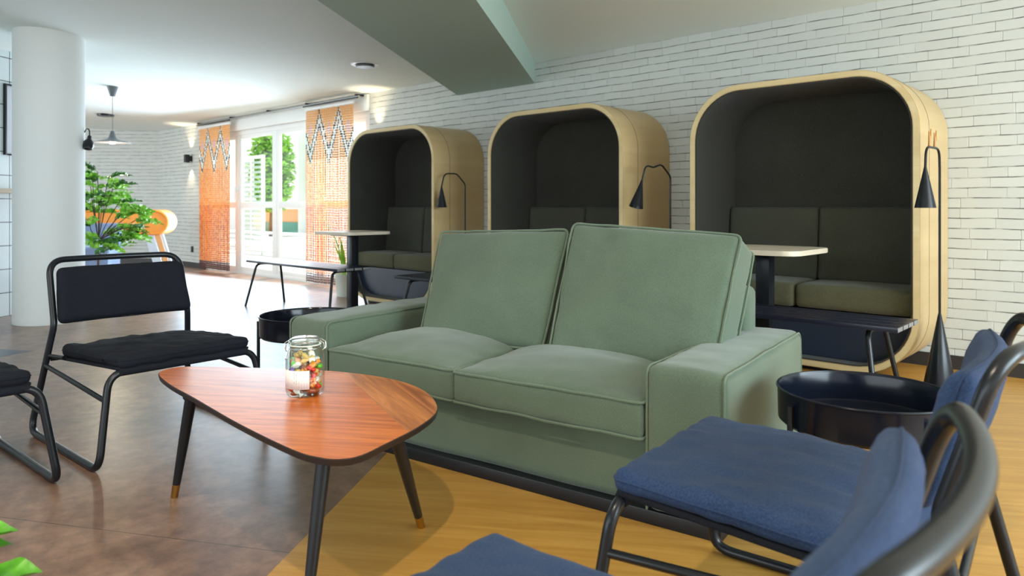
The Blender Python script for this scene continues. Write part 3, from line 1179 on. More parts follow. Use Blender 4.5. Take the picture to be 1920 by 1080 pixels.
# ================================================================== lamps
def make_lamp(base, pole, arm, shade_top, shade_dir, label, shade_len=0.25, antlers=False, rb=0.082, bh=0.42):
    """base xy, list of arm points, cone shade"""
    t = thing('floor_lamp', label, 'floor lamp', (base[0], base[1], 0), group='black cone floor lamps between the booths')
    lathe('lamp_base', [(0.0, 0.0), (rb, 0.0), (rb, 0.012), (0.008, bh), (0.0, bh + 0.01)], M['black'], t, seg=40, cap=False)
    b = Vector((base[0], base[1], 0))
    P = [Vector((0, 0, bh - 0.02)), *[Vector(p) - b for p in arm]]
    tube('pole', fillet(P, 0.06), 0.0065, M['black'], t, seg=8)
    top = Vector(shade_top) - b
    d = Vector(shade_dir).normalized()
    bm = bmesh.new()
    bm_lathe(bm, [(0.0065, 0.0), (0.010, -0.02), (rb * .62, -shade_len), (rb * .62 - 0.003, -shade_len), (0.007, -0.03)], 32, cap=False)
    o = frombm('lamp_shade', bm, M['black'], t)
    o.location = top
    o.rotation_euler = Vector((0, 0, -1)).rotation_difference(d).to_euler()
    if antlers:
        for dy in (-0.035, 0.06):
            bm = bmesh.new()
            z = P[3].z + 0.0
            q = Vector((P[3].x, (P[2].y + P[3].y) / 2 + dy * 1.2, z + 0.0))
            bm_tube(bm, [q, q + Vector((0.0, 0.004, 0.035)), q + Vector((0, -0.008, 0.085))], [0.009, 0.007, 0.003], 6)
            bm_tube(bm, [q + Vector((0, 0.004, 0.035)), q + Vector((0, 0.022, 0.06)), q + Vector((0.0, 0.036, 0.10))], [0.007, 0.006, 0.0025], 6)
            a = frombm('antler', bm, M['antler'], t)
            a['label'] = 'small forked wooden antler'
    return t
make_lamp((-0.930, 4.420), None, [(-0.930, 4.420, 1.20), (-0.930, 4.410, 1.315), (-0.944, 4.19, 1.315), (-0.945, 4.18, 1.205)],
          (-0.945, 4.18, 1.21), (0.0, 0.0, -1), 'black cone floor lamp with wooden antlers beside the nearest booth', shade_len=0.215, antlers=True)
make_lamp((-2.722, 4.660), None, [(-2.722, 4.660, 1.225), (-2.739, 4.56, 1.312), (-2.757, 4.48, 1.285), (-2.770, 4.40, 1.30), (-2.776, 4.36, 1.185)],
          (-2.776, 4.36, 1.19), (-0.01, -0.06, -0.19), 'black cone floor lamp with a kinked arm beside the middle booth', shade_len=0.20)
make_lamp((-4.910, 4.650), None, [(-4.910, 4.650, 1.215), (-4.950, 4.58, 1.312), (-4.978, 4.45, 1.312), (-4.984, 4.42, 1.19)],
          (-4.984, 4.42, 1.195), (0, 0, -1), 'black cone floor lamp with a smooth arched arm beside the farthest booth', shade_len=0.20)
def cord(name, pts, label, m=None, r=0.0025):
    return tag(tube(name, fillet(pts, 0.05), r, m or M['black'], None, seg=6), label, 'cable')
cord('lamp_cord', [(-0.99, 4.34, 0.004), (-1.10, 4.20, 0.004), (-1.22, 4.28, 0.004), (-1.30, 4.38, 0.004)], 'thin black cord on the wood floor by the antlered lamp base')

# ================================================================== tray tables
def make_tray(label):
    t = thing('tray_table', label, 'tray table', (0, 0, 0), group='round black tray tables at the sofa ends')
    r, zt, zb = 0.245, 0.45, 0.345
    bm = bmesh.new()
    bm_lathe(bm, [(0.0, zb), (r - 0.012, zb), (r - 0.002, zb + 0.01), (r, zt - 0.004), (r + 0.002, zt), (r - 0.004, zt + 0.001), (r - 0.007, zt - 0.006), (r - 0.009, zb + 0.018), (r - 0.02, zb + 0.010), (0.0, zb + 0.010)], 72, cap=False)
    frombm('tray', bm, M['blackgloss'], t)
    tube('tray_rim', [((r + .0005) * math.cos(2 * PI * k / 72), (r + .0005) * math.sin(2 * PI * k / 72), zt) for k in range(72)], 0.004, M['blackgloss'], t, seg=8, closed=True)
    for k in range(4):
        a = R(45 + 90 * k)
        tube('leg', [((r + .010) * math.cos(a), (r + .010) * math.sin(a), 0.0), ((r + .010) * math.cos(a), (r + .010) * math.sin(a), zt - 0.03)], 0.0085, M['black'], t, seg=10)
    for k in range(2):
        a = R(45 + 90 * k)
        c, s = math.cos(a), math.sin(a)
        tube('cross_bar', [(-(r + .010) * c, -(r + .010) * s, zb - 0.010 - 0.0 * k), ((r + .010) * c, (r + .010) * s, zb - 0.010)], 0.006, M['black'], t, seg=8)
    return t
ty = make_tray('round black deep tray table beside the right arm of the sofa')
ty.location = (-0.680, 2.29, 0)
ty.rotation_euler = (0, 0, R(12))
dup(ty, (-3.240, 1.975, 0), R(2), 'round black tray table peeking out behind the left arm of the sofa')

# ================================================================== SOFA
def make_sofa():
    W, D = 2.0, 0.95
    ph = R(7.944)
    ox, oy = -0.963 - math.cos(ph) * W / 2, 1.963 - math.sin(ph) * W / 2
    t = thing('sofa', 'sage green two-seat sofa with piped loose cushions and broad square arms', 'sofa', (ox, oy, 0), ph)
    S, Pm = M['sofa'], M['sofapipe']
    wa = 0.259
    def L(u, d, z):
        return (W / 2 - u, d, z)
    box('plinth', (-W / 2 + 0.02, 0.015, 0.0), (W / 2 - 0.02, D - 0.02, 0.045), M['black'], t, bevel=0.004)
    # body
    c = [L(W - wa + 0.01, 0.05, 0.155), L(wa - 0.01, 0.05, 0.155), L(wa - 0.01, D - 0.03, 0.155), L(W - wa + .01, D - 0.03, 0.155)]
    pillow('base', c, 0.225, S, t, puff=0.0, rad=0.012, nx=30, ny=10, nt=8, wr=0.003, wscale=3)
    # back frame
    c = [L(W - 0.16, 0.86, 0.045), L(0.175, 0.86, 0.045), L(0.175, 0.86, 0.675), L(W - 0.16, 0.86, 0.675)]
    pillow('back_frame', c, 0.15, S, t, puff=0.004, rad=0.03, nx=30, ny=14, wr=0.003)
    # arms: horizontal mid-plane pads, thick
    for k, u0 in enumerate((0.0, W - wa)):
        zc, th = 0.272, 0.458
        c = [L(u0 + wa, 0.0, zc), L(u0, 0.0, zc), L(u0, D, zc), L(u0 + wa, D, zc)]
        arm = pillow('arm', c, th, S, t, puff=0.012, puffback=0, rad=0.035, nx=16, ny=44, nt=22, wr=0.0045, wscale=5, seed=20 + k)
        # front piping (an upright loop framing the front panel) and top side seams
        e = 0.004
        fr = [L(u0 + wa - 0.006, 0.012, 0.05), L(u0 + 0.006, 0.012, 0.05), L(u0 + 0.006, 0.012, 0.492), L(u0 + wa - 0.006, 0.012, 0.492)]
        for uu in (u0 + 0.007, u0 + wa - 0.007):
            P = [L(uu, 0.006, 0.05), L(uu, 0.006, 0.485), L(uu, 0.03, 0.497), L(uu, D - 0.03, 0.497), L(uu, D - 0.006, 0.47), L(uu, D - 0.006, 0.06)]
            F = fillet(P, 0.03)
            G = []
            for i in range(len(F) - 1):
                a, b = Vector(F[i]), Vector(F[i + 1])
                n = max(1, int((b - a).length / 0.03))
                for j in range(n):
                    q = a.lerp(b, j / n)
                    G.append(q + Vector((noise.noise(q * 8), noise.noise(q * 8 + Vector((5, 0, 0))), noise.noise(q * 7 + Vector((0, 9, 0))))) * 0.0022)
            G.append(Vector(F[-1]))
            tube('arm_piping', G, 0.0042, Pm, arm, seg=6)
    # seat cushions
    mid = 1.030
    for k, (u0, u1) in enumerate(((wa + 0.004, mid - 0.003), (mid + 0.003, W - wa - 0.006))):
        zc, th = 0.327, 0.118
        f0 = -0.012 if k == 0 else 0.0
        c = [L(u1, f0, zc), L(u0, f0, zc), L(u0, 0.66, zc), L(u1, 0.66, zc)]
        cu = pillow('seat_cushion', c, th, S, t, puff=0.068, puffback=0.0, rad=0.016, nx=44, ny=36, nt=7, wr=0.006, wscale=4.2, seed=30 + k, edgew=0.004)
        for off in (th / 2 - 0.002, -th / 2 + 0.004):
            pipe_loop('cushion_piping', c, off, 0.0048, Pm, cu, rad=0.02, inset=-0.002, wob=0.0035, seed=k + off)
    # back cushions: front-face corners from the photo's proportions, leaning back
    specs = (
        ('R', (0.850, 0.385, 0.415), (0.170, 0.39, 0.420), (0.140, 0.600, 0.895), (0.862, 0.600, 0.930), 0.19),
        ('L', (1.550, 0.385, 0.410), (0.905, 0.415, 0.410), (0.895, 0.615, 0.900), (1.610, 0.600, 0.878), 0.18),
    )
    for k, (n, bl, br, tr, tl, th) in enumerate(specs):
        bl, br, tr, tl = [Vector(L(*p)) for p in (bl, br, tr, tl)]
        nrm = (br - bl).cross(tl - bl).normalized()   # towards the seat
        if nrm.y > 0:
            nrm = -nrm
        sh = -nrm * th / 2
        c = [bl + sh, br + sh, tr + sh, tl + sh]
        cu = pillow('back_cushion', c, th, S, t, puff=0.045, puffback=0.02, rad=0.022, nx=40, ny=32, nt=9, wr=0.007, wscale=4.0, seed=50 + k, edgew=0.006)
        for off in (th / 2 - 0.004, -th / 2 + 0.004):
            pipe_loop('cushion_piping', c, off, 0.0052, Pm, cu, rad=0.03, inset=-0.002, wob=0.004, seed=k * 3 + off)
    return t
make_sofa()

# ================================================================== coffee table
def spline_closed(pts, n=12):
    out = []
    N = len(pts)
    for i in range(N):
        p0, p1, p2, p3 = [Vector(pts[(i + k - 1) % N]) for k in range(4)]
        for j in range(n):
            t = j / n
            out.append(0.5 * ((2 * p1) + (-p0 + p2) * t + (2 * p0 - 5 * p1 + 4 * p2 - p3) * t * t + (-p0 + 3 * p1 - 3 * p2 + p3) * t ** 3))
    return out

def make_coffee():
    cx, cy = -2.03, 1.20
    zt = 0.40
    t = thing('coffee_table', 'low leaf-shaped coffee table with orange-red wood veneer top and brass-tipped black legs', 'coffee table', (cx, cy, 0))
    k = 0.6 / 0.57
    raw = [(-2.738, 1.082), (-2.715, 1.150), (-2.55, 1.280), (-2.30, 1.450), (-2.10, 1.528), (-1.93, 1.545), (-1.76, 1.505), (-1.60, 1.405), (-1.515, 1.270), (-1.462, 1.110), (-1.438, 1.020), (-1.452, 0.970), (-1.50, 0.940), (-1.60, 0.925), (-1.90, 0.935), (-2.25, 0.965), (-2.50, 0.985), (-2.68, 1.020)]
    poly = spline_closed([(x - cx, y - cy) for x, y in raw], 7)
    bm = bmesh.new()
    def loop(sc, z):
        c = Vector((sum(p.x for p in poly) / len(poly), sum(p.y for p in poly) / len(poly)))
        out = []
        n = len(poly)
        for i in range(n):
            tan = (poly[(i + 1) % n] - poly[i - 1]).normalized()
            nor = Vector((tan.y, -tan.x))
            if nor.dot(poly[i] - c) < 0:
                nor = -nor
            p = poly[i] + nor * sc
            out.append(bm.verts.new((p.x, p.y, z)))
        return out
    r0 = loop(-0.05, zt - 0.022)
    r1 = loop(-0.004, zt - 0.018)
    r2 = loop(0.0, zt - 0.002)
    r3 = loop(-0.003, zt)
    n = len(poly)
    for a, b in ((r0, r1), (r1, r2), (r2, r3)):
        for i in range(n):
            j = (i + 1) % n
            bm.faces.new((a[i], a[j], b[j], b[i])).material_index = 1
    bm.faces.new(r0[::-1]).material_index = 1
    top = bm.faces.new(r3)
    top.material_index = 0
    # veneer joint: the broad end is book-matched at an angle
    pa, pb = Vector((-2.237, 1.495)) - Vector((cx, cy)), Vector((-1.497, 1.208)) - Vector((cx, cy))
    dirv = pb - pa
    nv = Vector((dirv.y, -dirv.x))
    res = bmesh.ops.bisect_plane(bm, geom=[top] + list(top.edges) + list(top.verts), plane_co=(pa.x, pa.y, 0), plane_no=(nv.x, nv.y, 0))
    for f in bm.faces:
        if abs(f.normal.z) > 0.9 and f.calc_center_median().z > zt - 0.001:
            c = f.calc_center_median()
            f.material_index = 2 if (Vector((c.x, c.y)) - pa).dot(nv) < 0 else 0
    bmesh.ops.recalc_face_normals(bm, faces=bm.faces)
    me = bpy.data.meshes.new('tabletop')
    bm.to_mesh(me)
    bm.free()
    link('tabletop', me, [M['coffeetop'], M['tableedge'], M['coffeetop2']], t, smooth=False)
    legs = (((-2.375, 1.010), (-2.526, 1.015)), ((-1.560, 1.215), (-1.724, 1.445)), ((-1.556, 0.990), (-1.535, 0.925)))
    for (a, b) in legs:
        a, b = Vector((a[0] - cx, a[1] - cy, zt - 0.018)), Vector((b[0] - cx, b[1] - cy, 0.0))
        q = a.lerp(b, 0.86)
        lg = tube('leg', [a, a.lerp(b, .45), q], [0.019, 0.0165, 0.0130], M['black'], t, seg=20)
        tube('brass_foot', [q, b], [0.0132, 0.0115], M['brass'], lg, seg=20)
        d = (b - a).normalized()
        bm = bmesh.new()
        bm_tube(bm, [a, a + d * 0.012], 0.026, 20)
        frombm('leg_plate', bm, M['black'], lg)
    return t
make_coffee()

# ================================================================== jar of sweets
def make_jar(x, y, z):
    t = thing('glass_jar', 'clip-top glass jar of wrapped sweets standing on the coffee table', 'jar', (x, y, z))
    prof = [(0.0, 0.0), (0.044, 0.0), (0.054, 0.004), (0.060, 0.016), (0.061, 0.06), (0.060, 0.115), (0.055, 0.135), (0.047, 0.147), (0.046, 0.156), (0.050, 0.160)]
    inn = [(0.047, 0.160), (0.043, 0.155), (0.044, 0.147), (0.052, 0.134), (0.057, 0.115), (0.058, 0.06), (0.057, 0.018), (0.050, 0.007), (0.0, 0.006)]
    lathe('glass_body', prof + inn, M['jar'], t, seg=48, cap=False)
    lathe('glass_lid', [(0.0, 0.183), (0.040, 0.182), (0.047, 0.178), (0.049, 0.170), (0.049, 0.164), (0.043, 0.162), (0.040, 0.172), (0.0, 0.174)], M['jar'], t, seg=48, cap=False)
    tube('rubber_seal', [(0.0485 * math.cos(2 * PI * k / 40), 0.0485 * math.sin(2 * PI * k / 40), 0.1615) for k in range(40)], 0.0018, M['pot'], t, seg=6, closed=True)
    # wire clasp
    bm = bmesh.new()
    for zz, rr in ((0.151, 0.0485), (0.173, 0.0505)):
        bm_tube(bm, [(rr * math.cos(2 * PI * k / 40), rr * math.sin(2 * PI * k / 40), zz) for k in range(40)], 0.0013, 6, closed=True)
    rt = Vector((0.7338, 0.6794, 0))
    fwd = Vector((-0.6794, 0.7338, 0))
    for s, dd in ((1, 0.0), (-1, -0.6)):
        dirv = (rt * s + fwd * dd).normalized()
        sd = Vector((-dirv.y, dirv.x, 0))
        b0 = dirv * 0.050
        P = [b0 + sd * 0.012 + Vector((0, 0, 0.175)), b0 + dirv * 0.012 + sd * 0.012 + Vector((0, 0, 0.168)), b0 + dirv * 0.014 + sd * .008 + Vector((0, 0, 0.150)), b0 + dirv * 0.003 + Vector((0, 0, 0.140)), b0 + dirv * 0.014 - sd * .008 + Vector((0, 0, 0.150)), b0 + dirv * 0.012 - sd * 0.012 + Vector((0, 0, 0.168)), b0 - sd * 0.012 + Vector((0, 0, 0.175))]
        bm_tube(bm, fillet(P, 0.006), 0.0014, 6)
        if s < 0:
            P = [b0 + sd * 0.010 + Vector((0, 0, 0.150)), b0 + dirv * 0.010 + sd * 0.010 + Vector((0, 0, 0.118)), b0 + dirv * 0.010 - sd * 0.010 + Vector((0, 0, 0.118)), b0 - sd * 0.010 + Vector((0, 0, 0.150))]
            bm_tube(bm, fillet(P, 0.006), 0.0014, 6)
    frombm('wire_clasp', bm, M['chrome'], t)
    # paper label wrapped on the glass, facing the viewer
    a0 = math.atan2(-y, -x)
    A0, A1 = a0 - R(78), a0 + R(12)
    V, Fc = [], []
    for i in range(19):
        a = A0 + (A1 - A0) * i / 18
        for zz in (0.030, 0.088):
            for rr in (0.0612, 0.0617):
                V.append((rr * math.cos(a), rr * math.sin(a), zz))
    for i in range(18):
        k = i * 4
        Fc += [(k + 1, k + 5, k + 7, k + 3), (k, k + 2, k + 6, k + 4), (k + 2, k + 3, k + 7, k + 6), (k, k + 4, k + 5, k + 1)]
    lab = mesh('paper_label', V, Fc, M['paper'], t, smooth=True)
    V, Fc = [], []
    rnd = random.Random(4)
    for ci in range(11):
        a = A0 + (A1 - A0) * (0.07 + 0.085 * ci)
        zz = 0.083
        heavy = ci in (5, 6)
        while zz > 0.034:
            ln = rnd.uniform(0.0015, 0.006)
            w = 0.022 if heavy else 0.010
            if rnd.random() < (0.8 if heavy else 0.75) and not (heavy and zz < 0.05):
                k = len(V)
                for aa, z2 in ((a, zz), (a + w, zz), (a + w, zz - ln), (a, zz - ln)):
                    V.append((0.0619 * math.cos(aa), 0.0619 * math.sin(aa), z2))
                Fc.append((k, k + 1, k + 2, k + 3))
            zz -= ln + 0.0012
    mesh('small_print', V, Fc, mat('label_ink', (0.30, 0.24, 0.22), rough=0.8), lab)
    return t
JX, JY, JZ = -2.035, 1.225, 0.401
make_jar(JX, JY, JZ)
def sweet_mesh(name, m):
    bm = bmesh.new()
    bm_tube(bm, [(-0.022, 0, 0), (-0.0125, 0, 0), (-0.010, 0, 0), (-0.006, 0, 0), (0.006, 0, 0), (0.010, 0, 0), (0.0125, 0, 0), (0.022, 0, 0)], [0.0085, 0.002, 0.0045, 0.0085, 0.0085, 0.0045, 0.002, 0.0085], 8)
    bmesh.ops.scale(bm, vec=(1, 1, 0.75), verts=bm.verts)
    bmesh.ops.recalc_face_normals(bm, faces=bm.faces)
    me = bpy.data.meshes.new(name)
    bm.to_mesh(me)
    bm.free()
    me.materials.append(m)
    for p in me.polygons:
        p.use_smooth = True
    return me
cols = [('red', (0.75, 0.03, 0.02)), ('orange', (0.90, 0.28, 0.02)), ('green', (0.16, 0.60, 0.04)), ('white', (0.82, 0.80, 0.76)), ('purple', (0.22, 0.12, 0.50)), ('golden', (0.70, 0.45, 0.12)), ('rust', (0.38, 0.08, 0.03))]
SW = {c: sweet_mesh('wrapped_sweet', mat(c + '_wrapper', v, rough=0.3, coat=0.4)) for c, v in cols}
rnd = random.Random(11)
plan = [(0.018, 'rust rust rust green red red rust white'), (0.034, 'rust orange red white golden green red rust'), (0.050, 'red orange white golden green purple red orange'), (0.066, 'orange red golden green white red purple orange'), (0.082, 'orange red green golden white purple red golden'), (0.098, 'golden orange white purple red green white'), (0.113, 'golden golden purple white orange'), (0.126, 'golden white golden')]
LAYER = ['bottom layer', 'second layer from the bottom', 'third layer from the bottom', 'fourth layer from the bottom', 'fourth layer from the top', 'third layer from the top', 'second layer from the top', 'topmost layer']
for li_, (z, cs) in enumerate(plan):
    cs = cs.split()
    for i, c in enumerate(cs):
        o = bpy.data.objects.new('wrapped_sweet', SW[c])
        COL.objects.link(o)
        rad = 0.034 if len(cs) > 5 else 0.022
        o.scale = (1.2, 1.2, 1.2)
        if i == 0 and len(cs) > 6:
            rad = 0.0
        # keep red/green sweets to the viewer's right, where the glass is not covered by the label
        base = math.atan2(-JY, -JX)
        a = base + 2 * PI * (i / len(cs)) + rnd.uniform(-.2, .2)
        o.location = (JX + rad * math.cos(a), JY + rad * math.sin(a), JZ + z + rnd.uniform(-.002, .002))
        o.rotation_euler = (rnd.uniform(-.5, .5), rnd.uniform(-.9, .9), a + PI / 2 + rnd.uniform(-.5, .5))
        tag(o, c + ' wrapped sweet in the ' + LAYER[li_] + ' inside the glass jar', 'sweet', c + ' sweets in the glass jar')

# ================================================================== low sled chairs
def make_chair(label, cloth, seed):
    t = thing('lounge_chair', label, 'chair', (0, 0, 0), group='low tubular sled chairs')
    xk, zk, xt, zt = 0.114, 0.486, 0.03, 0.762
    xff, xft, zft = 0.755, 0.715, 0.362
    wf, wk, wt, wft = 0.350, 0.294, 0.290, 0.300
    r = 0.0138
    P, Rr = [], []
    def add(p, q):
        P.append(p)
        Rr.append(q)
    for s in (-1, 1):
        seq = [((xt, s * wt, zt), 0.075), ((xk, s * wk, zk), 0.12), ((0.0, s * wf, r), 0.06), ((xff, s * wf, r), 0.06), ((xft, s * wft, zft), 0.075)]
        if s == 1:
            seq = seq[::-1]
        # s=-1: top -> front ; s=1: front -> top
        for p, q in seq:
            add(p, q)
    pts = fillet(P, Rr, closed=True, n=10)
    # the top rail bows backwards: refine it and push its middle back
    fine = []
    for i in range(len(pts)):
        a, b = pts[i], pts[(i + 1) % len(pts)]
        fine.append(a)
        if (b - a).length > 0.2 and a.z > zt - 0.02 and b.z > zt - 0.02:
            fine += [a.lerp(b, j / 14) for j in range(1, 14)]
    for p in fine:
        k = max(0.0, 1 - (p.y / (wt + 0.002)) ** 2)
        p.x -= 0.052 * k * max(0.0, min(1.0, (p.z - 0.60) / 0.14))
    bm = bmesh.new()
    bm_tube(bm, fine, r, 16, closed=True)
    frombm('tube_frame', bm, M['black'], t)
    for s in (-1, 1):
        f = 0.62
        a = (xk * f, s * (wf + (wk - wf) * f), zk * f + r * (1 - f))
        g = 0.72
        b = (xff + (xft - xff) * g, s * (wf + (wft - wf) * g), zft * g)
        tube('side_bar', [a, b], 0.010, M['black'], t)
        # clips between rear leg and sling
        f = 0.72
        tube('sling_clip', [(xk * f, s * (wf + (wk - wf) * f), zk * f), (0.20, s * 0.285, 0.352)], 0.008, M['black'], t, seg=8)
    tube('rear_cross_bar', [(0.092, -0.300, 0.333), (0.092, 0.300, 0.333)], 0.0085, M['black'], t)
    # sling under the pad
    bm = bmesh.new()
    bm_box(bm, (0.12, -0.275, 0.0), (0.722, 0.275, 0.012), 0.004)
    o = frombm('sling', bm, M['navy'], t)
    # tilt it
    for v in o.data.vertices:
        v.co.z += 0.330 + (v.co.x - 0.12) / 0.6 * 0.030
        if v.co.x > 0.65:
            v.co.z += 0.010
    flap = bmesh.new()
    bm_tube(flap, [(0.712, -0.268, 0.362), (0.712, 0.268, 0.362)], 0.0175, 14)
    frombm('sling_sleeve', flap, M['navy'], t)
    c = [(0.130, -0.275, 0.370), (0.735, -0.275, 0.402), (0.735, 0.275, 0.402), (0.130, 0.275, 0.370)]
    pd = pillow('seat_pad', c, 0.050, cloth, t, puff=0.012, puffback=0.0, rad=0.024, nx=44, ny=44, nt=5, wr=0.007, wscale=8, seed=seed, edgew=0.008)
    pipe_loop('pad_seam', c, 0.004, 0.0022, cloth, pd, rad=0.03, inset=-0.001, wob=0.003, seed=seed)
    # back cushion, leaning with the posts
    lean = (xt - xk) / (zt - zk)
    zb, zu = 0.492, 0.728
    xb, xu = xk + (zb - zk) * lean + 0.043, xk + (zu - zk) * lean + 0.043
    c = [(xb, 0.292, zb), (xb, -0.292, zb), (xu, -0.275, zu), (xu, 0.275, zu)]
    bc = pillow('back_pad', c, 0.050, cloth, t, puff=0.006, puffback=0.004, rad=0.028, nx=34, ny=16, nt=6, wr=0.005, wscale=8, seed=seed + 5, edgew=0.006)
    sm = pipe_loop('pad_seam', c, 0.0, 0.0022, cloth, bc, rad=0.03, inset=-0.001, wob=0.003, seed=seed + 2)
    for o in (bc, sm):
        for v in o.data.vertices:
            v.co.x -= 0.035 * max(0.0, 1 - (v.co.y / 0.29) ** 2)
    return t
chA = make_chair('charcoal low chair on sled legs, facing right, in front of the column', M['navy'], 3)
chA.location = (-3.715, 1.218, 0)
chA.rotation_euler = (0, 0, R(3))
chB = dup(chA, (-3.665, 0.385, 0), R(3), 'charcoal low chair cut off by the left edge of the photo')
chC = make_chair('indigo blue low chair with the large seat pad in front of the sofa arm', M['denim'], 12)
chC.location = (-0.200, 1.640, 0)
chC.rotation_euler = (0, 0, R(185.5))
dup(chC, (-0.145, 0.722, 0), R(185.5), 'indigo blue low chair at the bottom edge, nearest to the viewer')

# ================================================================== plants
def pinnate(bm, p, d, L, n, lw, rnd, droop=0.3, mi=0, mj=1):
    """one compound leaf: rachis with pairs of leaflets"""
    d = d.normalized()
    pts = []
    q = p.copy()
    dd = d.copy()
    for k in range(n + 1):
        pts.append(q.copy())
        dd = (dd + Vector((0, 0, -droop / n))).normalized()
        q = q + dd * (L / n)
    bm_tube(bm, pts, [0.0022 * (1 - .6 * k / n) for k in range(n + 1)], 4, mi=mj)
    for k in range(1, n + 1):
        t = (pts[k] - pts[k - 1]).normalized()
        s = t.cross(Vector((0, 0, 1)))
        if s.length < .1:
            s = t.orthogonal()
        s.normalize()
        s = (s + Vector((rnd.uniform(-.2, .2), rnd.uniform(-.2, .2), rnd.uniform(-.35, .35)))).normalized()
        w = lw * (0.75 + 0.4 * math.sin(PI * k / n)) * rnd.uniform(.85, 1.15)
        for sg in (-1, 1):
            dl = (s * sg + t * 0.55).normalized()
            leafcard(bm, pts[k], dl, Vector((rnd.uniform(-1, 1) + .8, rnd.uniform(-1, 1) - .8, 1)), w, w * 0.9, mi)
    leafcard(bm, pts[-1], (pts[-1] - pts[-2]), Vector((0, 0, 1)), lw, lw * 0.6, mi)

def cam_pt(px, py, depth):
    """a point of the room seen from the doorway view: used only to spread the twigs"""
    f = Vector((-0.67944, 0.73373, 0))
    r = Vector((0.73373, 0.67944, 0))
    return Vector((0, 0, 1)) + f * depth + r * ((px - 960) / F_PX * depth) + Vector((0, 0, (388 - py) / F_PX * depth))

def big_plant():
    base = cam_pt(184, 388, 8.0)
    base.z = 0
    t = thing('potted_tree', 'tall leafy potted tree with compound leaves behind the white column', 'plant', base)
    lathe('pot', [(0.0, 0.0), (0.13, 0.0), (0.165, 0.30), (0.175, 0.31), (0.165, 0.315), (0.155, 0.29), (0.0, 0.28)], M['pot'], t, seg=40, cap=False)
    lathe('soil', [(0.0, 0.292), (0.154, 0.288), (0.0, 0.280)], M['soil'], t, seg=30, cap=False)
    rnd = random.Random(21)
    tr = bmesh.new()
    lf = bmesh.new()
    fork = Vector((0.0, 0.0, 0.62))
    bm_tube(tr, [(0, 0, 0.27), (0.01, 0, 0.45), fork], [0.014, 0.012, 0.010], 8)
    # twig ends (px, py, depth offset)
    ends = [(183, 322, 0.0), (205, 330, .15), (170, 350, -.1), (215, 345, -.15), (228, 372, .1), (196, 375, 0.2), (243, 385, 0.0), (176, 392, .15), (255, 392, -.1), (222, 400, .2), (235, 425, -.15), (196, 440, .1), (215, 452, -.05), (168, 420, -.2), (190, 355, .25), (172, 315, .1), (246, 442, .1), (212, 468, -.2), (262, 408, .05), (176, 455, -.15)]
    for (px, py, dz) in ends:
        e = cam_pt(px, py, 8.0 + dz) - base
        m = fork.lerp(e, 0.5) + Vector((rnd.uniform(-.04, .04), rnd.uniform(-.04, .04), 0.02))
        if e.z < 0.62:
            a0 = Vector((0.01, 0, 0.42))
        else:
            a0 = fork
        bm_tube(tr, fillet([a0, m, e], 0.1), 0.0045, 6)
        out = (e - Vector((0, 0, e.z * 0.75)))
        for q in range(6):
            ang = rnd.uniform(-1.5, 1.5)
            d = Matrix.Rotation(ang, 3, 'Z') @ Vector((out.x, out.y, 0)).normalized()
            d = d + Vector((0.35 * 0.73, 0.35 * 0.68, rnd.uniform(-.15, .75)))
            st = e.lerp(m, rnd.uniform(0, .45))
            pinnate(lf, st, d, rnd.uniform(.14, .24), 6, 0.060, rnd, droop=rnd.uniform(.1, .6), mi=0 if rnd.random() < .75 else 2)
    frombm('trunk', tr, M['stem'], t)
    o = frombm('foliage', lf, [M['leaf'], M['stem'], M['leafdark']], t, smooth=False)
big_plant()

def blade_plant():
    t = thing('blade_plant', 'small plant with upright blade leaves in a pale pot between window and farthest booth', 'plant', (-6.82, 4.62, 0))
    lathe('pot', [(0.0, 0.0), (0.10, 0.0), (0.125, 0.24), (0.13, 0.25), (0.12, 0.25), (0.112, 0.22), (0.0, 0.21)], M['pot'], t, seg=36, cap=False)
    lathe('soil', [(0.0, 0.222), (0.110, 0.218), (0.0, 0.210)], M['soil'], t, seg=24, cap=False)
    rnd = random.Random(5)
    bm = bmesh.new()
    rt = Vector((0.7338, 0.6794, 0))
    def blade(d, h, w, bend):
        n = 8
        s = Vector((-d.y, d.x, 0)).normalized()
        prev = None
        for k in range(n + 1):
            u = k / n
            p = Vector((0, 0, 0.21)) + d * (0.03 + bend * u * u) + Vector((0, 0, h * u - 0.1 * h * bend * u * u))
            ww = w * math.sin(PI * min(0.98, 0.2 + 0.8 * u)) ** .8
            cur = [bm.verts.new(p - s * ww), bm.verts.new(p + Vector((0, 0, -ww * .3)) + d * ww * .2), bm.verts.new(p + s * ww)]
            if prev:
                bm.faces.new((prev[0], prev[1], cur[1], cur[0]))
                bm.faces.new((prev[1], prev[2], cur[2], cur[1]))
            prev = cur
    blade((-rt).normalized(), 0.80, 0.028, 0.30)
    blade((-rt + Vector((.1, .1, 0))).normalized(), 0.46, 0.034, 0.16)
    blade((-rt + Vector((.3, -.6, 0))).normalized(), 0.50, 0.030, 0.12)
    blade((-rt + Vector((.2, .7, 0))).normalized(), 0.45, 0.026, 0.10)
    blade(Vector((0.1, 1, 0)).normalized(), 0.40, 0.024, 0.10)
    blade(Vector((0.2, -1, 0)).normalized(), 0.36, 0.026, 0.14)
    frombm('leaves', bm, M['leaf'], t)
blade_plant()

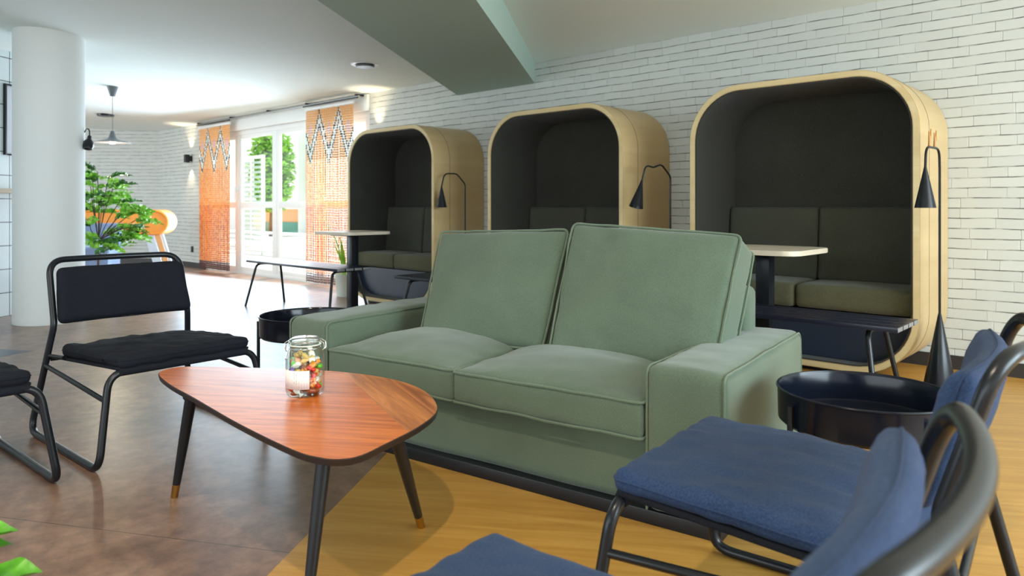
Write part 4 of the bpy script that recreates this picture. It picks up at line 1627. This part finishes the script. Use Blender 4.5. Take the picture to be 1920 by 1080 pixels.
def broad_leaf(bm, p, d, W):
    L = d.length
    d = d.normalized()
    sd = d.cross(Vector((0, 0, 1))).normalized()
    up = sd.cross(d)
    prev = None
    for i in range(13):
        u = i / 12
        w = W * 0.5 * max(0.02, math.sin(PI * u ** 0.85)) ** 0.75
        row = []
        for j in range(-3, 4):
            v = j / 3
            q = p + d * L * u + sd * w * v + up * (abs(v) ** 1.3 * w * 0.45 - 0.02 * math.sin(PI * u) * 0 + 0.010 * math.sin(PI * u) + 0.003 * math.sin(u * 14 + v))
            row.append(bm.verts.new(q))
        if prev:
            for a_, b_, c_, e_ in zip(prev[:-1], prev[1:], row[1:], row[:-1]):
                bm.faces.new((a_, b_, c_, e_))
        prev = row

def front_plant():
    t = thing('foreground_plant', 'bright green leaves of a plant poking in at the lower left corner', 'plant', (-1.86, 0.04, 0))
    lathe('pot', [(0.0, 0.0), (0.09, 0.0), (0.11, 0.16), (0.10, 0.16), (0.0, 0.14)], M['pot'], t, seg=36, cap=False)
    bm = bmesh.new()
    b = Vector((-1.86, 0.04, 0))
    for (tip, L, W) in (((-1.672, 0.373, 0.358), .13, .075), ((-1.680, 0.366, 0.332), .12, .06), ((-1.606, 0.397, 0.290), .13, .08), ((-1.75, 0.12, 0.40), .12, .07), ((-1.95, 0.10, 0.38), .12, .07), ((-1.85, -0.08, 0.36), .12, .07)):
        tp = Vector(tip) - b
        h = Vector((tp.x, tp.y, 0)).normalized()
        st = tp - h * L * .95 + Vector((0, 0, -.02))
        bm_tube(bm, fillet([Vector((0, 0, .14)), Vector((st.x * .4, st.y * .4, st.z * .8)), st], .05), .003, 6, mi=1)
        broad_leaf(bm, st, tp - st, W)
    frombm('leaves', bm, [M['leafmid'], M['stem']], t)
front_plant()

# ================================================================== far lounge corner
def lounge():
    a = cam_pt(130, 388, 10.4)
    b = cam_pt(326, 388, 10.7)
    base = a.lerp(b, .5)
    base.z = 0
    ang = math.atan2((b - a).y, (b - a).x)
    t = thing('lounge_booth', 'orange banded lounge booth with blue-grey cushions and pale slanted legs, far left', 'booth', base, ang)
    L = (Vector((b.x, b.y, 0)) - Vector((a.x, a.y, 0))).length
    h = L / 2
    # orange band: a stadium-shaped roll with rounded ends
    st = []
    rr = 0.185
    for k in range(17):
        aa = R(-90 + 180 * k / 16)
        st.append((h - rr + rr * math.cos(aa), 0.775 + rr * math.sin(aa)))
    for k in range(17):
        aa = R(90 + 180 * k / 16)
        st.append((-h + rr + rr * math.cos(aa), 0.775 + rr * math.sin(aa)))
    bm = bmesh.new()
    rings = []
    cxm = Vector((0, 0.775))
    for y, sc in ((-0.26, 0.80), (-0.28, 0.84), (-0.285, 0.90), (-0.275, 0.97), (-0.24, 1.0), (0.20, 1.0), (0.24, 0.95)):
        rings.append([bm.verts.new((x - (1 - sc) * rr * (1 if x > 0 else -1), y, 0.775 + (z - 0.775) * sc)) for x, z in st])
    n = len(st)
    for r1, r2 in zip(rings[:-1], rings[1:]):
        for i in range(n):
            j = (i + 1) % n
            bm.faces.new((r1[i], r1[j], r2[j], r2[i]))
    bm.faces.new(rings[0])
    bm.faces.new(rings[-1][::-1])
    frombm('orange_band', bm, M['orange'], t)
    box('backrest', (-h + .12, -0.46, 0.42), (0.10, -0.32, 0.77), M['greyblue'], t, bevel=.03, seg=3)
    box('seat_cushion', (-h + .12, -0.90, 0.30), (0.10, -0.34, 0.46), M['greyblue'], t, bevel=.03, seg=3)
    box('seat_box', (-h + .14, -0.88, 0.0), (0.08, -0.36, 0.30), M['greyblue'], t, bevel=.01)
    for x0, m in ((0.36, M['palegrey']), (0.50, M['orangewood']), (0.585, M['palegrey'])):
        w = 0.12 if x0 < .4 else (0.07 if x0 < .55 else 0.03)
        bm = bmesh.new()
        sh = 0.17
        v = [(x0, z0_) for z0_ in (0, 1)]
        q = [(x0 + sh, 0.0), (x0 + sh + w, 0.0), (x0 + w - 0.0, 0.60), (x0, 0.60)]
        A = [bm.verts.new((x, -0.24, z)) for x, z in q]
        B = [bm.verts.new((x, -0.20, z)) for x, z in q]
        bm.faces.new(A)
        bm.faces.new(B[::-1])
        for i in range(4):
            j = (i + 1) % 4
            bm.faces.new((A[i], B[i], B[j], A[j]))
        frombm('slanted_leg', bm, m, t, smooth=False)
lounge()

# ================================================================== lamps on ceiling and walls
def pendant():
    p = cam_pt(211, 388, 8.58)
    zc = ceil_z(p.y)
    t = thing('pendant_lamp', 'grey pendant lamp with a flat wide disc shade hanging near the column', 'pendant lamp', (p.x, p.y, 0))
    lathe('ceiling_cup', [(0.0, zc - 0.118), (0.028, zc - 0.118), (0.062, zc - 0.004), (0.062, zc + .004), (0.0, zc + .004)], M['darkgrey'], t, seg=32, cap=False)
    tube('cord', [(0, 0, zc - .11), (0, 0, 1.905)], 0.0035, M['darkgrey'], t, seg=6)
    lathe('shade', [(0.012, 1.915), (0.020, 1.91), (0.042, 1.835), (0.060, 1.815), (0.20, 1.775), (0.20, 1.768), (0.055, 1.80), (0.0, 1.81)], M['darkgrey'], t, seg=48, cap=False)
    lathe('bulb', [(0.0, 1.755), (0.030, 1.765), (0.036, 1.785), (0.0, 1.80)], M['bulb'], t, seg=24, cap=False)
    d = bpy.data.lights.new('pendant_light', 'POINT')
    d.energy = 12
    d.color = (1, .85, .65)
    d.shadow_soft_size = .04
    o = bpy.data.objects.new('pendant_light', d)
    COL.objects.link(o)
    o.location = (p.x, p.y, 1.72)
pendant()

def sconce():
    p = cam_pt(168, 388, 6.35)
    t = thing('gooseneck_lamp', 'dark bell-shaped lamp on a curved arm beside the white column', 'wall lamp', (p.x, p.y, 0))
    c = Vector((-7.218, 1.835, 0)) - Vector((p.x, p.y, 0))
    c.normalize()
    st = (Vector((-7.218, 1.835, 0)) - Vector((p.x, p.y, 0)))
    st = st - st.normalized() * 0.268
    tube('arm', fillet([Vector((st.x, st.y, 1.66)), Vector((st.x * .4, st.y * .4, 1.70)), Vector((0, 0, 1.68)), Vector((0, 0, 1.62))], .05), .006, M['black'], t, seg=8)
    bm = bmesh.new()
    bm_lathe(bm, [(0.0, 0.0), (0.016, 0.0), (0.018, -0.03), (0.040, -0.06), (0.043, -0.10), (0.036, -0.125), (0.030, -0.125), (0.0, -0.09)], 28, cap=False)
    o = frombm('bell_shade', bm, M['black'], t)
    o.location = (0, 0, 1.63)
    o.rotation_euler = (R(-12), R(-16), 0)
sconce()

def wall_light(x, label):
    t = thing('wall_light', label, 'wall light', (x, YW, 1.80), group='up and down wall lights')
    box('housing', (-0.035, -0.115, -0.065), (0.035, -0.045, 0.065), M['black'], t, bevel=.003)
    box('back_plate', (-0.03, -0.047, -0.045), (0.03, -0.001, 0.045), M['black'], t, bevel=.003)
    for s in (1, -1):
        d = bpy.data.lights.new('wall_light_beam', 'SPOT')
        d.energy = 9
        d.color = (1, .78, .5)
        d.spot_size = R(80)
        d.spot_blend = .9
        d.shadow_soft_size = .01
        o = bpy.data.objects.new('wall_light_beam', d)
        COL.objects.link(o)
        o.location = (x, YW - 0.08, 1.80 + s * .075)
        o.rotation_euler = (0 if s < 0 else PI, 0, 0)
wall_light(-11.96, 'black up-and-down wall light on the brick left of the window')
wall_light(-6.83, 'black up-and-down wall light above the farthest booth, mostly hidden')

o = lathe('ceiling_speaker', [(0.0, -0.028), (0.085, -0.028), (0.09, -0.022), (0.09, -0.012), (0.055, -0.010), (0.055, -0.004), (0.105, -0.003), (0.115, 0.004), (0.0, 0.004)], M['darkgrey'], None, seg=40, cap=False, loc=(-5.81, 4.156, ceil_z(4.156)))
t = thing('ceiling_vent', 'round ceiling vent with a white ring between beam and curtain rail', 'ceiling vent', (-5.81, 4.156, ceil_z(4.156)))
o.parent = t
o.location = (0, 0, 0)
o.name = 'valve_disc'
lathe('ring', [(0.10, -0.006), (0.135, -0.006), (0.14, 0.003), (0.10, 0.003)], M['white'], t, seg=40, cap=False)
p = cam_pt(198, 388, 10.9)
tag(lathe('ceiling_disc', [(0.0, -0.03), (0.11, -0.03), (0.12, 0.004), (0.0, 0.004)], M['black'], None, seg=36, cap=False, loc=(p.x, p.y, ceil_z(p.y))), 'thin dark disc on the ceiling behind the pendant lamp', 'ceiling fitting')

o = thing('wall_socket', 'small black power socket low on the brick wall left of the curtains', 'socket', (-11.93, YW, 0.30))
box('cover_plate', (-0.04, -0.012, -0.05), (0.04, -0.001, 0.05), M['black'], o, bevel=.003)
lathe('socket_face', [(0.0, 0.0), (0.022, 0.0), (0.022, 0.006), (0.0, 0.006)], M['slat'], o, seg=20, cap=False).rotation_euler = (R(90), 0, 0)
kids(o)[-1].location = (0, -0.008, 0)

# poster and ledge on the tiled wall
wd = Vector((-0.553, 0.833, 0)).normalized()
wnrm = Vector((wd.y, -wd.x, 0))
if wnrm.dot(Vector((-7.8, 1.6, 0))) > 0:
    wnrm = -wnrm
wang = math.atan2(wd.y, wd.x)
def poster():
    o0 = Vector((-7.8, 1.596, 0)) + wd * 0.03 + wnrm * 0.002
    t = thing('framed_poster', 'black framed white poster with a thin circle on the tiled wall', 'poster', (o0.x, o0.y, 1.80), wang)
    s = -1 if (Matrix.Rotation(wang, 3, 'Z') @ Vector((0, 1, 0))).dot(wnrm) < 0 else 1
    W, Hh, b = 0.52, 0.325, 0.022
    bm = bmesh.new()
    for lo_, hi_ in (((0, 0, -Hh), (b, s * .02, Hh)), ((W - b, 0, -Hh), (W, s * .02, Hh)), ((b, 0, -Hh), (W - b, s * .02, -Hh + .012)), ((b, 0, Hh - .012), (W - b, s * .02, Hh))):
        bm_box(bm, [min(a, c) for a, c in zip(lo_, hi_)], [max(a, c) for a, c in zip(lo_, hi_)], .001)
    frombm('frame', bm, M['black'], t)
    box('sheet', (b, min(0, s * .008), -Hh + .012), (W - b, max(0, s * .008), Hh - .012), mat('poster_paper', (.80, .80, .86), rough=.6), t, bevel=.0005)
    rg = tube('printed_circle', [(W / 2 + .10 * math.cos(2 * PI * k / 48), s * .0085, -0.02 + .10 * math.sin(2 * PI * k / 48)) for k in range(48)], .0025, M['ink'], t, seg=5, closed=True)
poster()
def ledge():
    o0 = Vector((-7.8, 1.596, 0)) - wd * 2.5 + wnrm * 0.002
    t = box('wall_ledge', (0, 0, 1.125), (3.3, 0.10 * (1 if (Matrix.Rotation(wang, 3, 'Z') @ Vector((0, 1, 0))).dot(wnrm) > 0 else -1), 1.165), M['ledge'], None, bevel=.004)
    t.location = (o0.x, o0.y, 0)
    t.rotation_euler = (0, 0, wang)
    tag(t, 'narrow wooden ledge along the tiled wall', 'shelf')
ledge()
